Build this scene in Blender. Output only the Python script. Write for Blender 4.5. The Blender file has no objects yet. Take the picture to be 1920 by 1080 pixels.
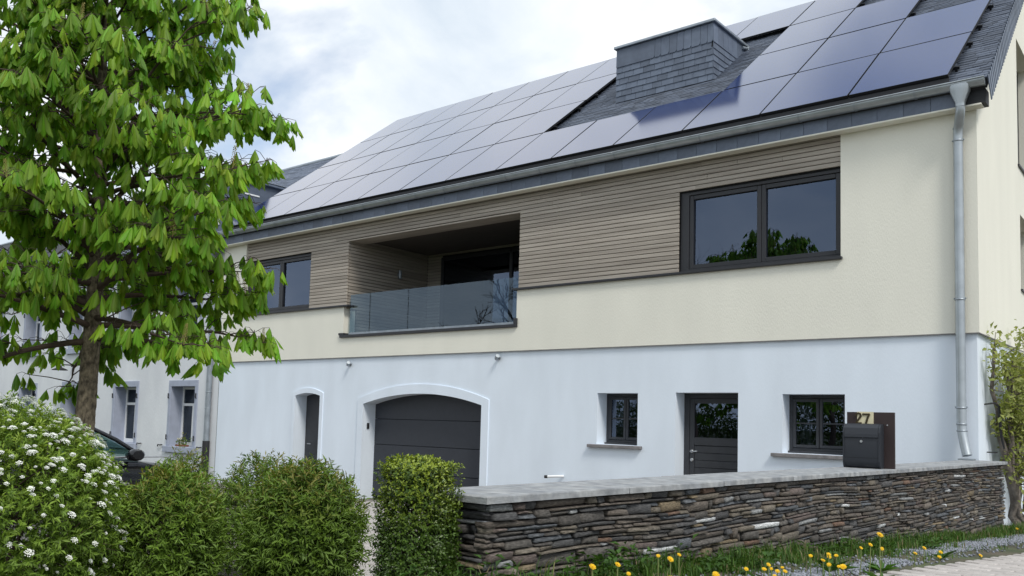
import bpy, math, random
import numpy as np
from mathutils import Matrix, Vector

R = math.radians
scene = bpy.context.scene
COL = scene.collection

# ------------------------------------------------------------------ camera
cam_data = bpy.data.cameras.new("camera")
cam_data.sensor_width = 36.0
cam_data.lens = 30.80
cam_data.shift_y = 126 / 1920
cam_data.clip_start = 0.05
cam_data.clip_end = 3000
cam = bpy.data.objects.new("camera", cam_data)
COL.objects.link(cam)
CAMPOS = Vector((2.4015, -11.964, 1.02))
CAMROT = Matrix(((0.77357995, 0.02736631, 0.63310753),
                 (0.63312874, -0.07574096, -0.77033194),
                 (0.02687103, 0.99675192, -0.07591808)))
cam.matrix_world = Matrix.Translation(CAMPOS) @ CAMROT.to_4x4()
scene.camera = cam

# ------------------------------------------------------------------ world
SUN_DIR = Vector((0.62, -0.30, 0.80)).normalized()      # towards the sun
SUN_EL = math.asin(SUN_DIR.z)
SUN_AZ = math.atan2(SUN_DIR.x, SUN_DIR.y)
world = bpy.data.worlds.new("World")
scene.world = world
world.use_nodes = True
nt = world.node_tree
nt.nodes.clear()
N = nt.nodes.new
L = nt.links.new
w_out = N('ShaderNodeOutputWorld')
w_bg = N('ShaderNodeBackground')
w_bg.inputs['Strength'].default_value = 0.10
w_sky = N('ShaderNodeTexSky')
w_sky.sky_type = 'NISHITA'
w_sky.sun_disc = False
w_sky.sun_elevation = SUN_EL
w_sky.sun_rotation = SUN_AZ
w_sky.air_density = 1.0
w_sky.dust_density = 1.5
w_tc = N('ShaderNodeTexCoord')
w_sep = N('ShaderNodeSeparateXYZ')
L(w_tc.outputs['Generated'], w_sep.inputs[0])
w_add = N('ShaderNodeMath'); w_add.operation = 'ADD'; w_add.inputs[1].default_value = 0.45
w_abs = N('ShaderNodeMath'); w_abs.operation = 'ABSOLUTE'
L(w_sep.outputs['Z'], w_abs.inputs[0])
L(w_abs.outputs[0], w_add.inputs[0])
w_div = N('ShaderNodeVectorMath'); w_div.operation = 'DIVIDE'
w_cmb = N('ShaderNodeCombineXYZ')
for i in range(3):
    L(w_add.outputs[0], w_cmb.inputs[i])
L(w_tc.outputs['Generated'], w_div.inputs[0])
L(w_cmb.outputs[0], w_div.inputs[1])
w_n1 = N('ShaderNodeTexNoise')
w_n1.inputs['Scale'].default_value = 2.3
w_n1.inputs['Detail'].default_value = 7
w_n1.inputs['Roughness'].default_value = 0.52
w_n1.inputs['Distortion'].default_value = 0.25
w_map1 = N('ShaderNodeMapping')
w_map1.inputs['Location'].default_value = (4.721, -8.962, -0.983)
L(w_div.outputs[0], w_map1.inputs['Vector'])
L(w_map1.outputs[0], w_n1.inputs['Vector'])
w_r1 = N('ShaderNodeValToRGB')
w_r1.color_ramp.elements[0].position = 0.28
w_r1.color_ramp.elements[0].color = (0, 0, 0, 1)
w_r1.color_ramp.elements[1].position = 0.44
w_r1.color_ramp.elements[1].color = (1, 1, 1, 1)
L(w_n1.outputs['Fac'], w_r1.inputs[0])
w_map = N('ShaderNodeMapping')
w_map.inputs['Location'].default_value = (3.1, 1.7, 0.4)
L(w_div.outputs[0], w_map.inputs['Vector'])
w_n2 = N('ShaderNodeTexNoise')
w_n2.inputs['Scale'].default_value = 3.6
w_n2.inputs['Detail'].default_value = 8
w_n2.inputs['Roughness'].default_value = 0.55
w_n2.inputs['Distortion'].default_value = 0.3
L(w_map.outputs[0], w_n2.inputs['Vector'])
w_r2 = N('ShaderNodeValToRGB')
cr = w_r2.color_ramp
cr.elements[0].position = 0.30
cr.elements[0].color = (0.47, 0.54, 0.62, 1)
cr.elements[1].position = 0.68
cr.elements[1].color = (0.77, 0.785, 0.80, 1)
e = cr.elements.new(0.47); e.color = (0.60, 0.65, 0.70, 1)
L(w_n2.outputs['Fac'], w_r2.inputs[0])
w_mul = N('ShaderNodeVectorMath'); w_mul.operation = 'SCALE'
w_mul.inputs['Scale'].default_value = 8.6
L(w_r2.outputs['Color'], w_mul.inputs[0])
w_mix = N('ShaderNodeMixRGB')
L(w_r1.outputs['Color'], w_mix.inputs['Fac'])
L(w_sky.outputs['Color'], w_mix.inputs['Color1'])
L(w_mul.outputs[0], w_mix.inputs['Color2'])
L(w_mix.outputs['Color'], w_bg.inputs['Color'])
L(w_bg.outputs[0], w_out.inputs['Surface'])

# ------------------------------------------------------------------ sun
sun_data = bpy.data.lights.new("sun", 'SUN')
sun_data.energy = 1.3
sun_data.angle = R(14)
sun_data.color = (1.0, 0.95, 0.87)
sun = bpy.data.objects.new("sun", sun_data)
COL.objects.link(sun)
sun.rotation_euler = SUN_DIR.to_track_quat('Z', 'Y').to_euler()

scene.view_settings.view_transform = 'Standard'
scene.view_settings.look = 'None'
scene.view_settings.exposure = 0.77
scene.view_settings.gamma = 1.0
scene.view_settings.use_curve_mapping = False
scene.cycles.max_bounces = 8
scene.cycles.transparent_max_bounces = 12
scene.cycles.caustics_reflective = False
scene.cycles.caustics_refractive = False

rng = np.random.default_rng(7)
random.seed(7)

# ================================================================== helpers
def to_pixel(p):
    """where a point lies in the photograph's frame (used only to choose which repeats stay single)"""
    q = CAMROT.transposed() @ (Vector(p) - CAMPOS)
    if q.z > -0.1:
        return (-9999, -9999, 0)
    return (960 - 1642.5 * q.x / q.z, 666 + 1642.5 * q.y / q.z, -q.z)

WORLD_LOC = {}
def wl(o):
    return WORLD_LOC.get(o.name, Vector((0, 0, 0)))

def tag(o, label=None, cat=None, group=None, kind=None):
    if label: o['label'] = label
    if cat: o['category'] = cat
    if group: o['group'] = group
    if kind: o['kind'] = kind
    return o

def thing(name, loc, label, cat, group=None):
    o = bpy.data.objects.new(name, None)
    o.empty_display_size = 0.2
    COL.objects.link(o)
    o.location = loc
    WORLD_LOC[o.name] = Vector(loc)
    return tag(o, label, cat, group)

def link(name, me, parent=None, matrix=None):
    """object whose mesh is in world coordinates (or placed by matrix)"""
    o = bpy.data.objects.new(name, me)
    COL.objects.link(o)
    M = matrix if matrix is not None else Matrix.Identity(4)
    if parent is not None:
        o.parent = parent
        M = Matrix.Translation(-wl(parent)) @ M
    o.matrix_local = M
    return o

def np_mesh(name, V, F, mat=None, smooth=False, col=None):
    """V (n,3), F (m,k) all same k"""
    V = np.asarray(V, dtype=np.float32)
    F = np.asarray(F, dtype=np.int32)
    me = bpy.data.meshes.new(name)
    m, k = F.shape
    me.vertices.add(len(V))
    me.vertices.foreach_set('co', V.ravel())
    me.loops.add(m * k)
    me.loops.foreach_set('vertex_index', F.ravel())
    me.polygons.add(m)
    me.polygons.foreach_set('loop_start', np.arange(0, m * k, k, dtype=np.int32))
    me.polygons.foreach_set('loop_total', np.full(m, k, dtype=np.int32))
    if smooth:
        me.polygons.foreach_set('use_smooth', np.ones(m, dtype=bool))
    if col is not None:
        a = me.color_attributes.new('Col', 'FLOAT_COLOR', 'POINT')
        c = np.ones((len(V), 4), dtype=np.float32)
        c[:, :3] = col
        a.data.foreach_set('color', c.ravel())
    me.update(calc_edges=True)
    if mat: me.materials.append(mat)
    return me

class MB:
    def __init__(self):
        self.v = []; self.f = []; self.sm = []; self.c = []
    def add(self, verts, faces, smooth=False, col=None):
        n = len(self.v)
        self.v.extend([tuple(p) for p in verts])
        self.f.extend([tuple(i + n for i in f) for f in faces])
        self.sm.extend([smooth] * len(faces))
        if col is not None:
            self.c.extend([col] * len(verts))
        return self
    def box(self, x0, x1, y0, y1, z0, z1):
        v = [(x0, y0, z0), (x1, y0, z0), (x1, y1, z0), (x0, y1, z0),
             (x0, y0, z1), (x1, y0, z1), (x1, y1, z1), (x0, y1, z1)]
        f = [(0, 3, 2, 1), (4, 5, 6, 7), (0, 1, 5, 4), (1, 2, 6, 5), (2, 3, 7, 6), (3, 0, 4, 7)]
        return self.add(v, f)
    def bbox(self, x0, x1, y0, y1, z0, z1, b=0.004):
        """box whose edges are chamfered"""
        xs = (x0, x1); ys = (y0, y1); zs = (z0, z1)
        v = []; idx = {}
        for i in range(2):
            for j in range(2):
                for k in range(2):
                    sx = b if i == 0 else -b
                    sy = b if j == 0 else -b
                    sz = b if k == 0 else -b
                    idx[(i, j, k, 0)] = len(v); v.append((xs[i], ys[j] + sy, zs[k] + sz))
                    idx[(i, j, k, 1)] = len(v); v.append((xs[i] + sx, ys[j], zs[k] + sz))
                    idx[(i, j, k, 2)] = len(v); v.append((xs[i] + sx, ys[j] + sy, zs[k]))
        f = []
        for i in range(2):
            q = [idx[(i, 0, 0, 0)], idx[(i, 1, 0, 0)], idx[(i, 1, 1, 0)], idx[(i, 0, 1, 0)]]
            f.append(q if i else q[::-1])
            q = [idx[(0, i, 0, 1)], idx[(0, i, 1, 1)], idx[(1, i, 1, 1)], idx[(1, i, 0, 1)]]
            f.append(q if i else q[::-1])
            q = [idx[(0, 0, i, 2)], idx[(1, 0, i, 2)], idx[(1, 1, i, 2)], idx[(0, 1, i, 2)]]
            f.append(q if i else q[::-1])
        for i in range(2):
            for j in range(2):
                f.append([idx[(i, j, 0, 0)], idx[(i, j, 0, 1)], idx[(i, j, 1, 1)], idx[(i, j, 1, 0)]])
                f.append([idx[(i, 0, j, 0)], idx[(i, 0, j, 2)], idx[(i, 1, j, 2)], idx[(i, 1, j, 0)]])
                f.append([idx[(0, i, j, 1)], idx[(0, i, j, 2)], idx[(1, i, j, 2)], idx[(1, i, j, 1)]])
                for k in range(2):
                    f.append([idx[(i, j, k, 0)], idx[(i, j, k, 1)], idx[(i, j, k, 2)]])
        return self.add(v, f)
    def quad(self, a, b, c, d):
        return self.add([a, b, c, d], [(0, 1, 2, 3)])
    def tube(self, pts, rad, n=8, caps=True, squash=None):
        pts = [Vector(p) for p in pts]
        if not hasattr(rad, '__len__'): rad = [rad] * len(pts)
        v = []; f = []
        up = None
        for i, p in enumerate(pts):
            t = (pts[min(i + 1, len(pts) - 1)] - pts[max(i - 1, 0)]).normalized()
            if up is None:
                a = Vector((0, 0, 1)) if abs(t.z) < 0.9 else Vector((1, 0, 0))
                up = (a - t * a.dot(t)).normalized()
            else:
                up = (up - t * up.dot(t)).normalized()
            s = t.cross(up)
            for k in range(n):
                a = 2 * math.pi * k / n
                v.append(p + (up * math.cos(a) + s * math.sin(a)) * rad[i])
        for i in range(len(pts) - 1):
            for k in range(n):
                k2 = (k + 1) % n
                f.append((i * n + k, i * n + k2, (i + 1) * n + k2, (i + 1) * n + k))
        self.add(v, f, True)
        if caps:
            m = len(self.v)
            self.add([v[k] for k in range(n)], [tuple(range(n))[::-1]])
            self.add([v[(len(pts) - 1) * n + k] for k in range(n)], [tuple(range(n))])
        return self
    def lathe(self, prof, center, axis='z', n=16, smooth=True):
        """prof: list of (r, h)"""
        cx, cy, cz = center
        v = []; f = []
        for r, h in prof:
            for k in range(n):
                a = 2 * math.pi * k / n
                c, s = r * math.cos(a), r * math.sin(a)
                if axis == 'z': v.append((cx + c, cy + s, cz + h))
                elif axis == 'y': v.append((cx + c, cy + h, cz + s))
                else: v.append((cx + h, cy + c, cz + s))
        for i in range(len(prof) - 1):
            for k in range(n):
                k2 = (k + 1) % n
                f.append((i * n + k, i * n + k2, (i + 1) * n + k2, (i + 1) * n + k))
        return self.add(v, f, smooth)
    def prism(self, poly, fn0, fn1, smooth=False):
        """extrude polygon: fn0/fn1 map (u,v)->xyz"""
        n = len(poly)
        v = [fn0(*p) for p in poly] + [fn1(*p) for p in poly]
        f = [tuple(range(n))[::-1], tuple(range(n, 2 * n))]
        f += [(i, (i + 1) % n, n + (i + 1) % n, n + i) for i in range(n)]
        return self.add(v, f, smooth)
    def mesh(self, name, mat):
        me = bpy.data.meshes.new(name)
        me.from_pydata(self.v, [], self.f)
        me.polygons.foreach_set('use_smooth', self.sm)
        if self.c and len(self.c) == len(self.v):
            a = me.color_attributes.new('Col', 'FLOAT_COLOR', 'POINT')
            a.data.foreach_set('color', np.array([list(c) + [1] for c in self.c], dtype=np.float32).ravel())
        me.materials.append(mat)
        me.update()
        return me
    def build(self, name, mat, parent=None, matrix=None):
        return link(name, self.mesh(name, mat), parent, matrix)

# ================================================================== materials
def new_mat(name):
    m = bpy.data.materials.new(name)
    m.use_nodes = True
    nt = m.node_tree
    return m, nt, nt.nodes['Principled BSDF']

def pmat(name, col, rough=0.6, metal=0.0, spec=0.5, var=0.0, vscale=4.0, bump=0.0, bscale=60.0,
         col2=None, ior=None, stretch=(1, 1, 1), objvar=0.0, vcol=False, detail=5):
    m, nt, b = new_mat(name)
    N = nt.nodes.new; L = nt.links.new
    b.inputs['Roughness'].default_value = rough
    b.inputs['Metallic'].default_value = metal
    b.inputs['Specular IOR Level'].default_value = spec
    if ior: b.inputs['IOR'].default_value = ior
    tc = N('ShaderNodeTexCoord')
    mp = N('ShaderNodeMapping'); mp.inputs['Scale'].default_value = stretch
    L(tc.outputs['Object'], mp.inputs['Vector'])
    cur = None
    if vcol:
        a = N('ShaderNodeVertexColor'); a.layer_name = 'Col'
        cur = a.outputs['Color']
    if col2 is not None:
        n = N('ShaderNodeTexNoise'); n.inputs['Scale'].default_value = vscale; n.inputs['Detail'].default_value = detail
        n.inputs['Roughness'].default_value = 0.6
        L(mp.outputs[0], n.inputs['Vector'])
        r = N('ShaderNodeValToRGB')
        r.color_ramp.elements[0].position = 0.36; r.color_ramp.elements[0].color = (*col, 1)
        r.color_ramp.elements[1].position = 0.66; r.color_ramp.elements[1].color = (*col2, 1)
        L(n.outputs['Fac'], r.inputs[0])
        cur = r.outputs['Color']
    if cur is None:
        rgb = N('ShaderNodeRGB'); rgb.outputs[0].default_value = (*col, 1)
        cur = rgb.outputs[0]
    if var > 0:
        n = N('ShaderNodeTexNoise'); n.inputs['Scale'].default_value = vscale * 1.7; n.inputs['Detail'].default_value = 6
        L(mp.outputs[0], n.inputs['Vector'])
        mr = N('ShaderNodeMapRange')
        mr.inputs['From Min'].default_value = 0.3; mr.inputs['From Max'].default_value = 0.7
        mr.inputs['To Min'].default_value = 1 - var; mr.inputs['To Max'].default_value = 1 + var
        L(n.outputs['Fac'], mr.inputs['Value'])
        s = N('ShaderNodeVectorMath'); s.operation = 'SCALE'
        L(cur, s.inputs[0]); L(mr.outputs[0], s.inputs['Scale'])
        cur = s.outputs[0]
    if objvar > 0:
        oi = N('ShaderNodeObjectInfo')
        mr = N('ShaderNodeMapRange')
        mr.inputs['To Min'].default_value = 1 - objvar; mr.inputs['To Max'].default_value = 1 + objvar
        L(oi.outputs['Random'], mr.inputs['Value'])
        s = N('ShaderNodeVectorMath'); s.operation = 'SCALE'
        L(cur, s.inputs[0]); L(mr.outputs[0], s.inputs['Scale'])
        cur = s.outputs[0]
    L(cur, b.inputs['Base Color'])
    if bump > 0:
        n = N('ShaderNodeTexNoise'); n.inputs['Scale'].default_value = bscale; n.inputs['Detail'].default_value = 4
        L(mp.outputs[0], n.inputs['Vector'])
        bp = N('ShaderNodeBump'); bp.inputs['Strength'].default_value = bump; bp.inputs['Distance'].default_value = 0.02
        L(n.outputs['Fac'], bp.inputs['Height'])
        L(bp.outputs[0], b.inputs['Normal'])
    return m

def leaf_mat(name, rough=0.45, trans=0.35, spec=0.4, objvar=0.18, tint=(1.25, 1.2, 0.6)):
    m, nt, b = new_mat(name)
    N = nt.nodes.new; L = nt.links.new
    a = N('ShaderNodeVertexColor'); a.layer_name = 'Col'
    oi = N('ShaderNodeObjectInfo')
    mr = N('ShaderNodeMapRange')
    mr.inputs['To Min'].default_value = 1 - objvar; mr.inputs['To Max'].default_value = 1 + objvar
    L(oi.outputs['Random'], mr.inputs['Value'])
    s = N('ShaderNodeVectorMath'); s.operation = 'SCALE'
    L(a.outputs['Color'], s.inputs[0]); L(mr.outputs[0], s.inputs['Scale'])
    L(s.outputs[0], b.inputs['Base Color'])
    b.inputs['Roughness'].default_value = rough
    b.inputs['Specular IOR Level'].default_value = spec
    t = N('ShaderNodeBsdfTranslucent')
    ml = N('ShaderNodeVectorMath'); ml.operation = 'MULTIPLY'; ml.inputs[1].default_value = tint
    L(s.outputs[0], ml.inputs[0]); L(ml.outputs[0], t.inputs['Color'])
    mx = N('ShaderNodeMixShader'); mx.inputs['Fac'].default_value = trans
    L(b.outputs[0], mx.inputs[1]); L(t.outputs[0], mx.inputs[2])
    L(mx.outputs[0], nt.nodes['Material Output'].inputs['Surface'])
    return m

def glass_mat(name, tint=(0.75, 0.85, 1.0), refl=0.10, see=0.85, see_tint=(0.8, 0.87, 0.92), rough=0.0, ior=1.6):
    """pane: mirror by Fresnel over a see-through body"""
    m, nt, b = new_mat(name)
    N = nt.nodes.new; L = nt.links.new
    nt.nodes.remove(b)
    fr = N('ShaderNodeFresnel'); fr.inputs['IOR'].default_value = ior
    ad = N('ShaderNodeMath'); ad.operation = 'ADD'; ad.inputs[1].default_value = refl; ad.use_clamp = True
    L(fr.outputs[0], ad.inputs[0])
    geo = N('ShaderNodeNewGeometry')
    inv = N('ShaderNodeMath'); inv.operation = 'SUBTRACT'; inv.inputs[0].default_value = 1.0
    L(geo.outputs['Backfacing'], inv.inputs[1])
    fm_ = N('ShaderNodeMath'); fm_.operation = 'MULTIPLY'
    L(ad.outputs[0], fm_.inputs[0]); L(inv.outputs[0], fm_.inputs[1])
    g = N('ShaderNodeBsdfGlossy'); g.inputs['Color'].default_value = (*tint, 1); g.inputs['Roughness'].default_value = rough
    t = N('ShaderNodeBsdfTransparent'); t.inputs['Color'].default_value = (*[c * see for c in see_tint], 1)
    mx = N('ShaderNodeMixShader')
    L(fm_.outputs[0], mx.inputs['Fac']); L(t.outputs[0], mx.inputs[1]); L(g.outputs[0], mx.inputs[2])
    L(mx.outputs[0], nt.nodes['Material Output'].inputs['Surface'])
    return m

M = {}
M['white'] = pmat('white_render', (0.765, 0.845, 0.94), 0.85, var=0.045, vscale=1.1, stretch=(1, 1, .35), bump=0.10, bscale=55)
M['cream'] = pmat('cream_render', (0.815, 0.805, 0.715), 0.85, var=0.03, vscale=1.0, stretch=(1, 1, .35), bump=0.2, bscale=70)
M['neigh'] = pmat('old_grey_render', (0.63, 0.66, 0.70), 0.9, col2=(0.75, 0.78, 0.81), vscale=0.7, var=0.05, bump=0.3, bscale=30, stretch=(1, 1, 0.45))
M['surround'] = pmat('grey_blue_window_paint', (0.36, 0.40, 0.50), 0.8, var=0.08, vscale=3, bump=0.1)
M['anthracite'] = pmat('anthracite_metal', (0.030, 0.032, 0.038), 0.45, spec=0.4, var=0.06, vscale=3)
M['garage'] = pmat('anthracite_garage_panel', (0.042, 0.047, 0.059), 0.5, spec=0.35, var=0.05, vscale=8, bump=0.06, bscale=300)
M['darkdoor'] = pmat('dark_grey_door_paint', (0.040, 0.043, 0.050), 0.5, spec=0.4, var=0.1, vscale=5)
M['black'] = pmat('black_membrane', (0.010, 0.010, 0.012), 0.8)
M['guard'] = pmat('black_guard_strip', (0.010, 0.011, 0.015), 0.55)
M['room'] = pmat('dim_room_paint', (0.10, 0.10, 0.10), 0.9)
M['wood'] = pmat('weathered_larch', (0.325, 0.288, 0.248), 0.75, col2=(0.46, 0.418, 0.365), vscale=6, stretch=(0.12, 1, 3.0), objvar=0.15, var=0.06, bump=0.12, bscale=40, spec=0.25)
M['woodside'] = pmat('weathered_larch_side', (0.325, 0.288, 0.248), 0.75, col2=(0.46, 0.418, 0.365), vscale=6, stretch=(1, 0.12, 3.0), objvar=0.15, var=0.06, bump=0.12, bscale=40, spec=0.25)
M['ceilwood'] = pmat('shade_toned_ceiling_board', (0.10, 0.085, 0.072), 0.7, var=0.15, vscale=6, stretch=(.2, 2, 1))  # ceiling wood coloured darker than the boards, painting in the recess's shade
M['zinc'] = pmat('zinc_sheet', (0.42, 0.46, 0.49), 0.42, metal=0.75, var=0.12, vscale=3, bump=0.03, bscale=15)
M['zincdark'] = pmat('weathered_zinc', (0.33, 0.37, 0.41), 0.45, metal=0.6, var=0.15, vscale=4)
M['slate'] = pmat('roof_slate', (0.050, 0.058, 0.072), 0.34, spec=0.6, vcol=True, var=0.12, vscale=12, bump=0.15, bscale=90)
M['slatepart'] = pmat('dormer_slate', (0.108, 0.134, 0.185), 0.5, spec=0.4, col2=(0.142, 0.174, 0.236), vscale=5, objvar=0.18, bump=0.15, bscale=60)
M['slatebase'] = pmat('slate_underlay', (0.022, 0.025, 0.03), 0.7)
M['frame_black'] = pmat('panel_frame', (0.010, 0.011, 0.014), 0.5, spec=.3)
M['silver'] = pmat('steel', (0.55, 0.56, 0.58), 0.3, metal=0.9)
M['window'] = glass_mat('window_glass', tint=(0.58, 0.72, 1.0), refl=0.085, see=0.45, ior=1.55)
M['window_old'] = glass_mat('old_window_glass', tint=(0.7, 0.8, 0.9), refl=0.06, see=0.6, ior=1.5)
M['railglass'] = glass_mat('railing_glass', tint=(0.62, 0.78, 0.95), refl=0.055, see=0.82, see_tint=(0.75, 0.85, 0.9), ior=1.5)
M['carglass'] = glass_mat('car_glass', tint=(0.8, 0.95, 0.95), refl=0.22, see=0.5, see_tint=(0.7, 0.95, 0.9), ior=1.5)
M['bark'] = pmat('chestnut_bark', (0.060, 0.048, 0.034), 0.9, col2=(0.26, 0.215, 0.15), vscale=30, bump=0.9, bscale=38, stretch=(1, 1, 0.55), detail=8)
M['twig'] = pmat('twig_bark', (0.075, 0.052, 0.038), 0.9, var=0.25, vscale=10)
M['vine'] = pmat('vine_bark', (0.12, 0.10, 0.085), 0.95, col2=(0.22, 0.19, 0.165), vscale=14, bump=0.7, bscale=40)
M['leaf_chestnut'] = leaf_mat('chestnut_leaf', rough=0.5, trans=0.45, spec=0.35)
M['leaf_shrub'] = leaf_mat('shrub_leaf', rough=0.5, trans=0.28, spec=0.35)
M['leaf_box'] = leaf_mat('box_leaf', rough=0.33, trans=0.2, spec=0.5)
M['grass'] = leaf_mat('grass_blade', rough=0.55, trans=0.3, spec=0.3)
M['petal_white'] = pmat('white_petal', (0.82, 0.83, 0.80), 0.8, vcol=True)
M['petal_yellow'] = pmat('yellow_petal', (0.85, 0.55, 0.01), 0.7, var=0.1, vscale=80)
M['stem'] = pmat('green_stem', (0.16, 0.20, 0.06), 0.7)
M['stone'] = pmat('wall_stone', (0.1, 0.1, 0.1), 0.8, spec=0.35, vcol=True, var=0.5, vscale=24, bump=0.6, bscale=85, stretch=(1, 1, 4))
M['mortar'] = pmat('dark_joint_earth', (0.030, 0.027, 0.024), 0.95)  # dark earth behind the stone joints
M['coping'] = pmat('bluestone_coping', (0.235, 0.25, 0.27), 0.75, col2=(0.35, 0.36, 0.365), vscale=9, var=0.28, bump=0.3, bscale=120)
M['sillstone'] = pmat('stone_sill', (0.17, 0.165, 0.17), 0.8, col2=(0.24, 0.23, 0.235), vscale=9, var=0.1, bump=0.15)
M['mailbox'] = pmat('charcoal_powder_coat', (0.022, 0.026, 0.034), 0.48, spec=0.45, bump=0.05, bscale=500)
M['board_brown'] = pmat('dark_brown_board', (0.030, 0.018, 0.018), 0.6, var=0.1)
M['plate'] = pmat('cream_number_plate', (0.72, 0.66, 0.45), 0.5, var=0.06, vscale=10)
M['digit'] = pmat('bronze_digit', (0.045, 0.032, 0.012), 0.4, metal=0.3)
M['frame_white'] = pmat('white_window_paint', (0.80, 0.82, 0.84), 0.5)
M['iron'] = pmat('black_iron', (0.02, 0.02, 0.024), 0.6)
M['carpaint'] = pmat('black_car_paint', (0.008, 0.009, 0.012), 0.12, spec=0.6)
M['plastic'] = pmat('black_plastic', (0.015, 0.015, 0.017), 0.5)
M['tyre'] = pmat('tyre_rubber', (0.015, 0.015, 0.015), 0.9)
M['earth'] = pmat('verge_soil', (0.085, 0.070, 0.050), 0.95, col2=(0.06, 0.085, 0.03), vscale=1.6, var=0.3, bump=0.6, bscale=25)
M['paver_base'] = pmat('paver_joint_sand', (0.22, 0.20, 0.18), 0.95, var=0.2, vscale=10)
M['paver'] = pmat('concrete_paver', (0.44, 0.41, 0.39), 0.85, objvar=0.10, var=0.14, vscale=9, bump=0.35, bscale=90)
M['gravel'] = pmat('gravel_chip', (0.25, 0.26, 0.29), 0.8, vcol=True)
M['curtain'] = pmat('white_curtain', (0.72, 0.74, 0.78), 0.9)
M['red'] = pmat('red_glaze', (0.45, 0.03, 0.03), 0.4)
M['blue'] = pmat('blue_cloth', (0.10, 0.16, 0.42), 0.8)
M['terracotta'] = pmat('terracotta', (0.22, 0.09, 0.05), 0.8)

# solar glass: near-black cells under a coated sheet
def solar_material():
    m, nt, b = new_mat('solar_glass')
    N = nt.nodes.new; L = nt.links.new
    tc = N('ShaderNodeTexCoord')
    b.inputs['Base Color'].default_value = (0.016, 0.032, 0.125, 1)
    b.inputs['Roughness'].default_value = 0.11
    b.inputs['IOR'].default_value = 1.72
    b.inputs['Specular IOR Level'].default_value = 0.5
    b.inputs['Specular Tint'].default_value = (0.68, 0.83, 1.0, 1)
    b.inputs['Coat Weight'].default_value = 0.45
    b.inputs['Coat Roughness'].default_value = 0.10
    b.inputs['Coat IOR'].default_value = 1.5
    n = N('ShaderNodeTexNoise'); n.inputs['Scale'].default_value = 0.7; n.inputs['Detail'].default_value = 1
    L(tc.outputs['Object'], n.inputs['Vector'])
    bp = N('ShaderNodeBump'); bp.inputs['Strength'].default_value = 0.05; bp.inputs['Distance'].default_value = 0.02
    L(n.outputs['Fac'], bp.inputs['Height']); L(bp.outputs[0], b.inputs['Normal'])
    return m
M['solar'] = solar_material()

# ================================================================== ground
def street_z(y):
    return 0.32 - 0.05 * (min(max(y, -9.1), 5.0) + 9.1)
def yard_z(x):
    return -0.62 * min(max((-x - 0.4) / 10.6, 0.0), 1.0)
def smooth(t):
    t = min(max(t, 0), 1)
    return t * t * (3 - 2 * t)
def ground_z(x, y):
    t = smooth((x + 0.45) / 0.30)
    return yard_z(x) * (1 - t) + street_z(y) * t

def grid_lines(lo, hi, fine_lo, fine_hi, step):
    a = list(np.arange(fine_lo, fine_hi + 1e-6, step))
    x = fine_lo; s = step
    left = []
    while x > lo:
        s *= 1.6; x -= s; left.append(max(x, lo))
    x = fine_hi; s = step; right = []
    while x < hi:
        s *= 1.6; x += s; right.append(min(x, hi))
    return left[::-1] + a + right
gx = grid_lines(-900, 900, -14, 4, 0.15)
gy = grid_lines(-900, 900, -13, 6, 0.30)
GV = [(x, y, ground_z(x, y)) for y in gy for x in gx]
nx = len(gx)
GF = [(j * nx + i, j * nx + i + 1, (j + 1) * nx + i + 1, (j + 1) * nx + i) for j in range(len(gy) - 1) for i in range(nx - 1)]
tag(link('ground', np_mesh('ground', GV, GF, M['earth'], True)), kind='structure')

def sheet(name, x0, x1, y0, y1, fn, mat, dz, step=0.5):
    xs = np.linspace(x0, x1, max(2, int((x1 - x0) / step)))
    ys = np.linspace(y0, y1, max(2, int((y1 - y0) / step)))
    V = [(fn(x, y)[0], fn(x, y)[1], ground_z(*fn(x, y)) + dz) for y in ys for x in xs]
    n = len(xs)
    F = [(j * n + i, j * n + i + 1, (j + 1) * n + i + 1, (j + 1) * n + i) for j in range(len(ys) - 1) for i in range(n - 1)]
    o = link(name, np_mesh(name, V, F, mat, True))
    tag(o, kind='structure')
    return o

# street wall runs along this line (front edge of the coping)
WA = Vector((-0.02, -9.13, 0)); WB = Vector((0.32, -0.08, 0))
WD = (WB - WA).normalized(); WN = Vector((WD.y, -WD.x, 0))     # WN points to the street
WLEN = (WB - WA).length

# brick pavement of the street: u across (from the edge), v along
PE0 = Vector((0.806, -6.718, 0)); PE1 = Vector((1.056, -3.642, 0))
PD = (PE1 - PE0).normalized(); PN = Vector((PD.y, -PD.x, 0))
def pave_xy(u, v):
    p = PE0 + PD * v + PN * u
    return (p.x, p.y)
pavement = sheet('pavement', 0.0, 7.0, -9.0, 16.0, pave_xy, M['paver_base'], 0.006)
pb = MB().bbox(-0.096, 0.096, -0.046, 0.046, -0.05, 0.012, 0.006).mesh('paving_brick', M['paver'])
cells = []
for iv in range(-50, 90):
    for iu in range(0, 34):
        v = iv * 0.1; u = iu * 0.2 + (0.1 if iv % 2 else 0.0) + 0.1
        x, y = pave_xy(u, v)
        px, py, d = to_pixel((x, y, street_z(y)))
        if d <= 0: continue
        if 1500 < px < 2060 and 1000 < py < 1180:
            cells.append((d, u, v, x, y))
cells.sort()
for d, u, v, x, y in cells[:300]:
    z = street_z(y) + 0.006 + random.uniform(-0.003, 0.003)
    ang = math.atan2(PN.y, PN.x) + random.uniform(-0.02, 0.02)
    link('paving_brick', pb, pavement, Matrix.Translation((x + random.uniform(-.004, .004), y + random.uniform(-.004, .004), z)) @
         Matrix.Rotation(-0.05, 4, 'X') @ Matrix.Rotation(ang, 4, 'Z'))

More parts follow.
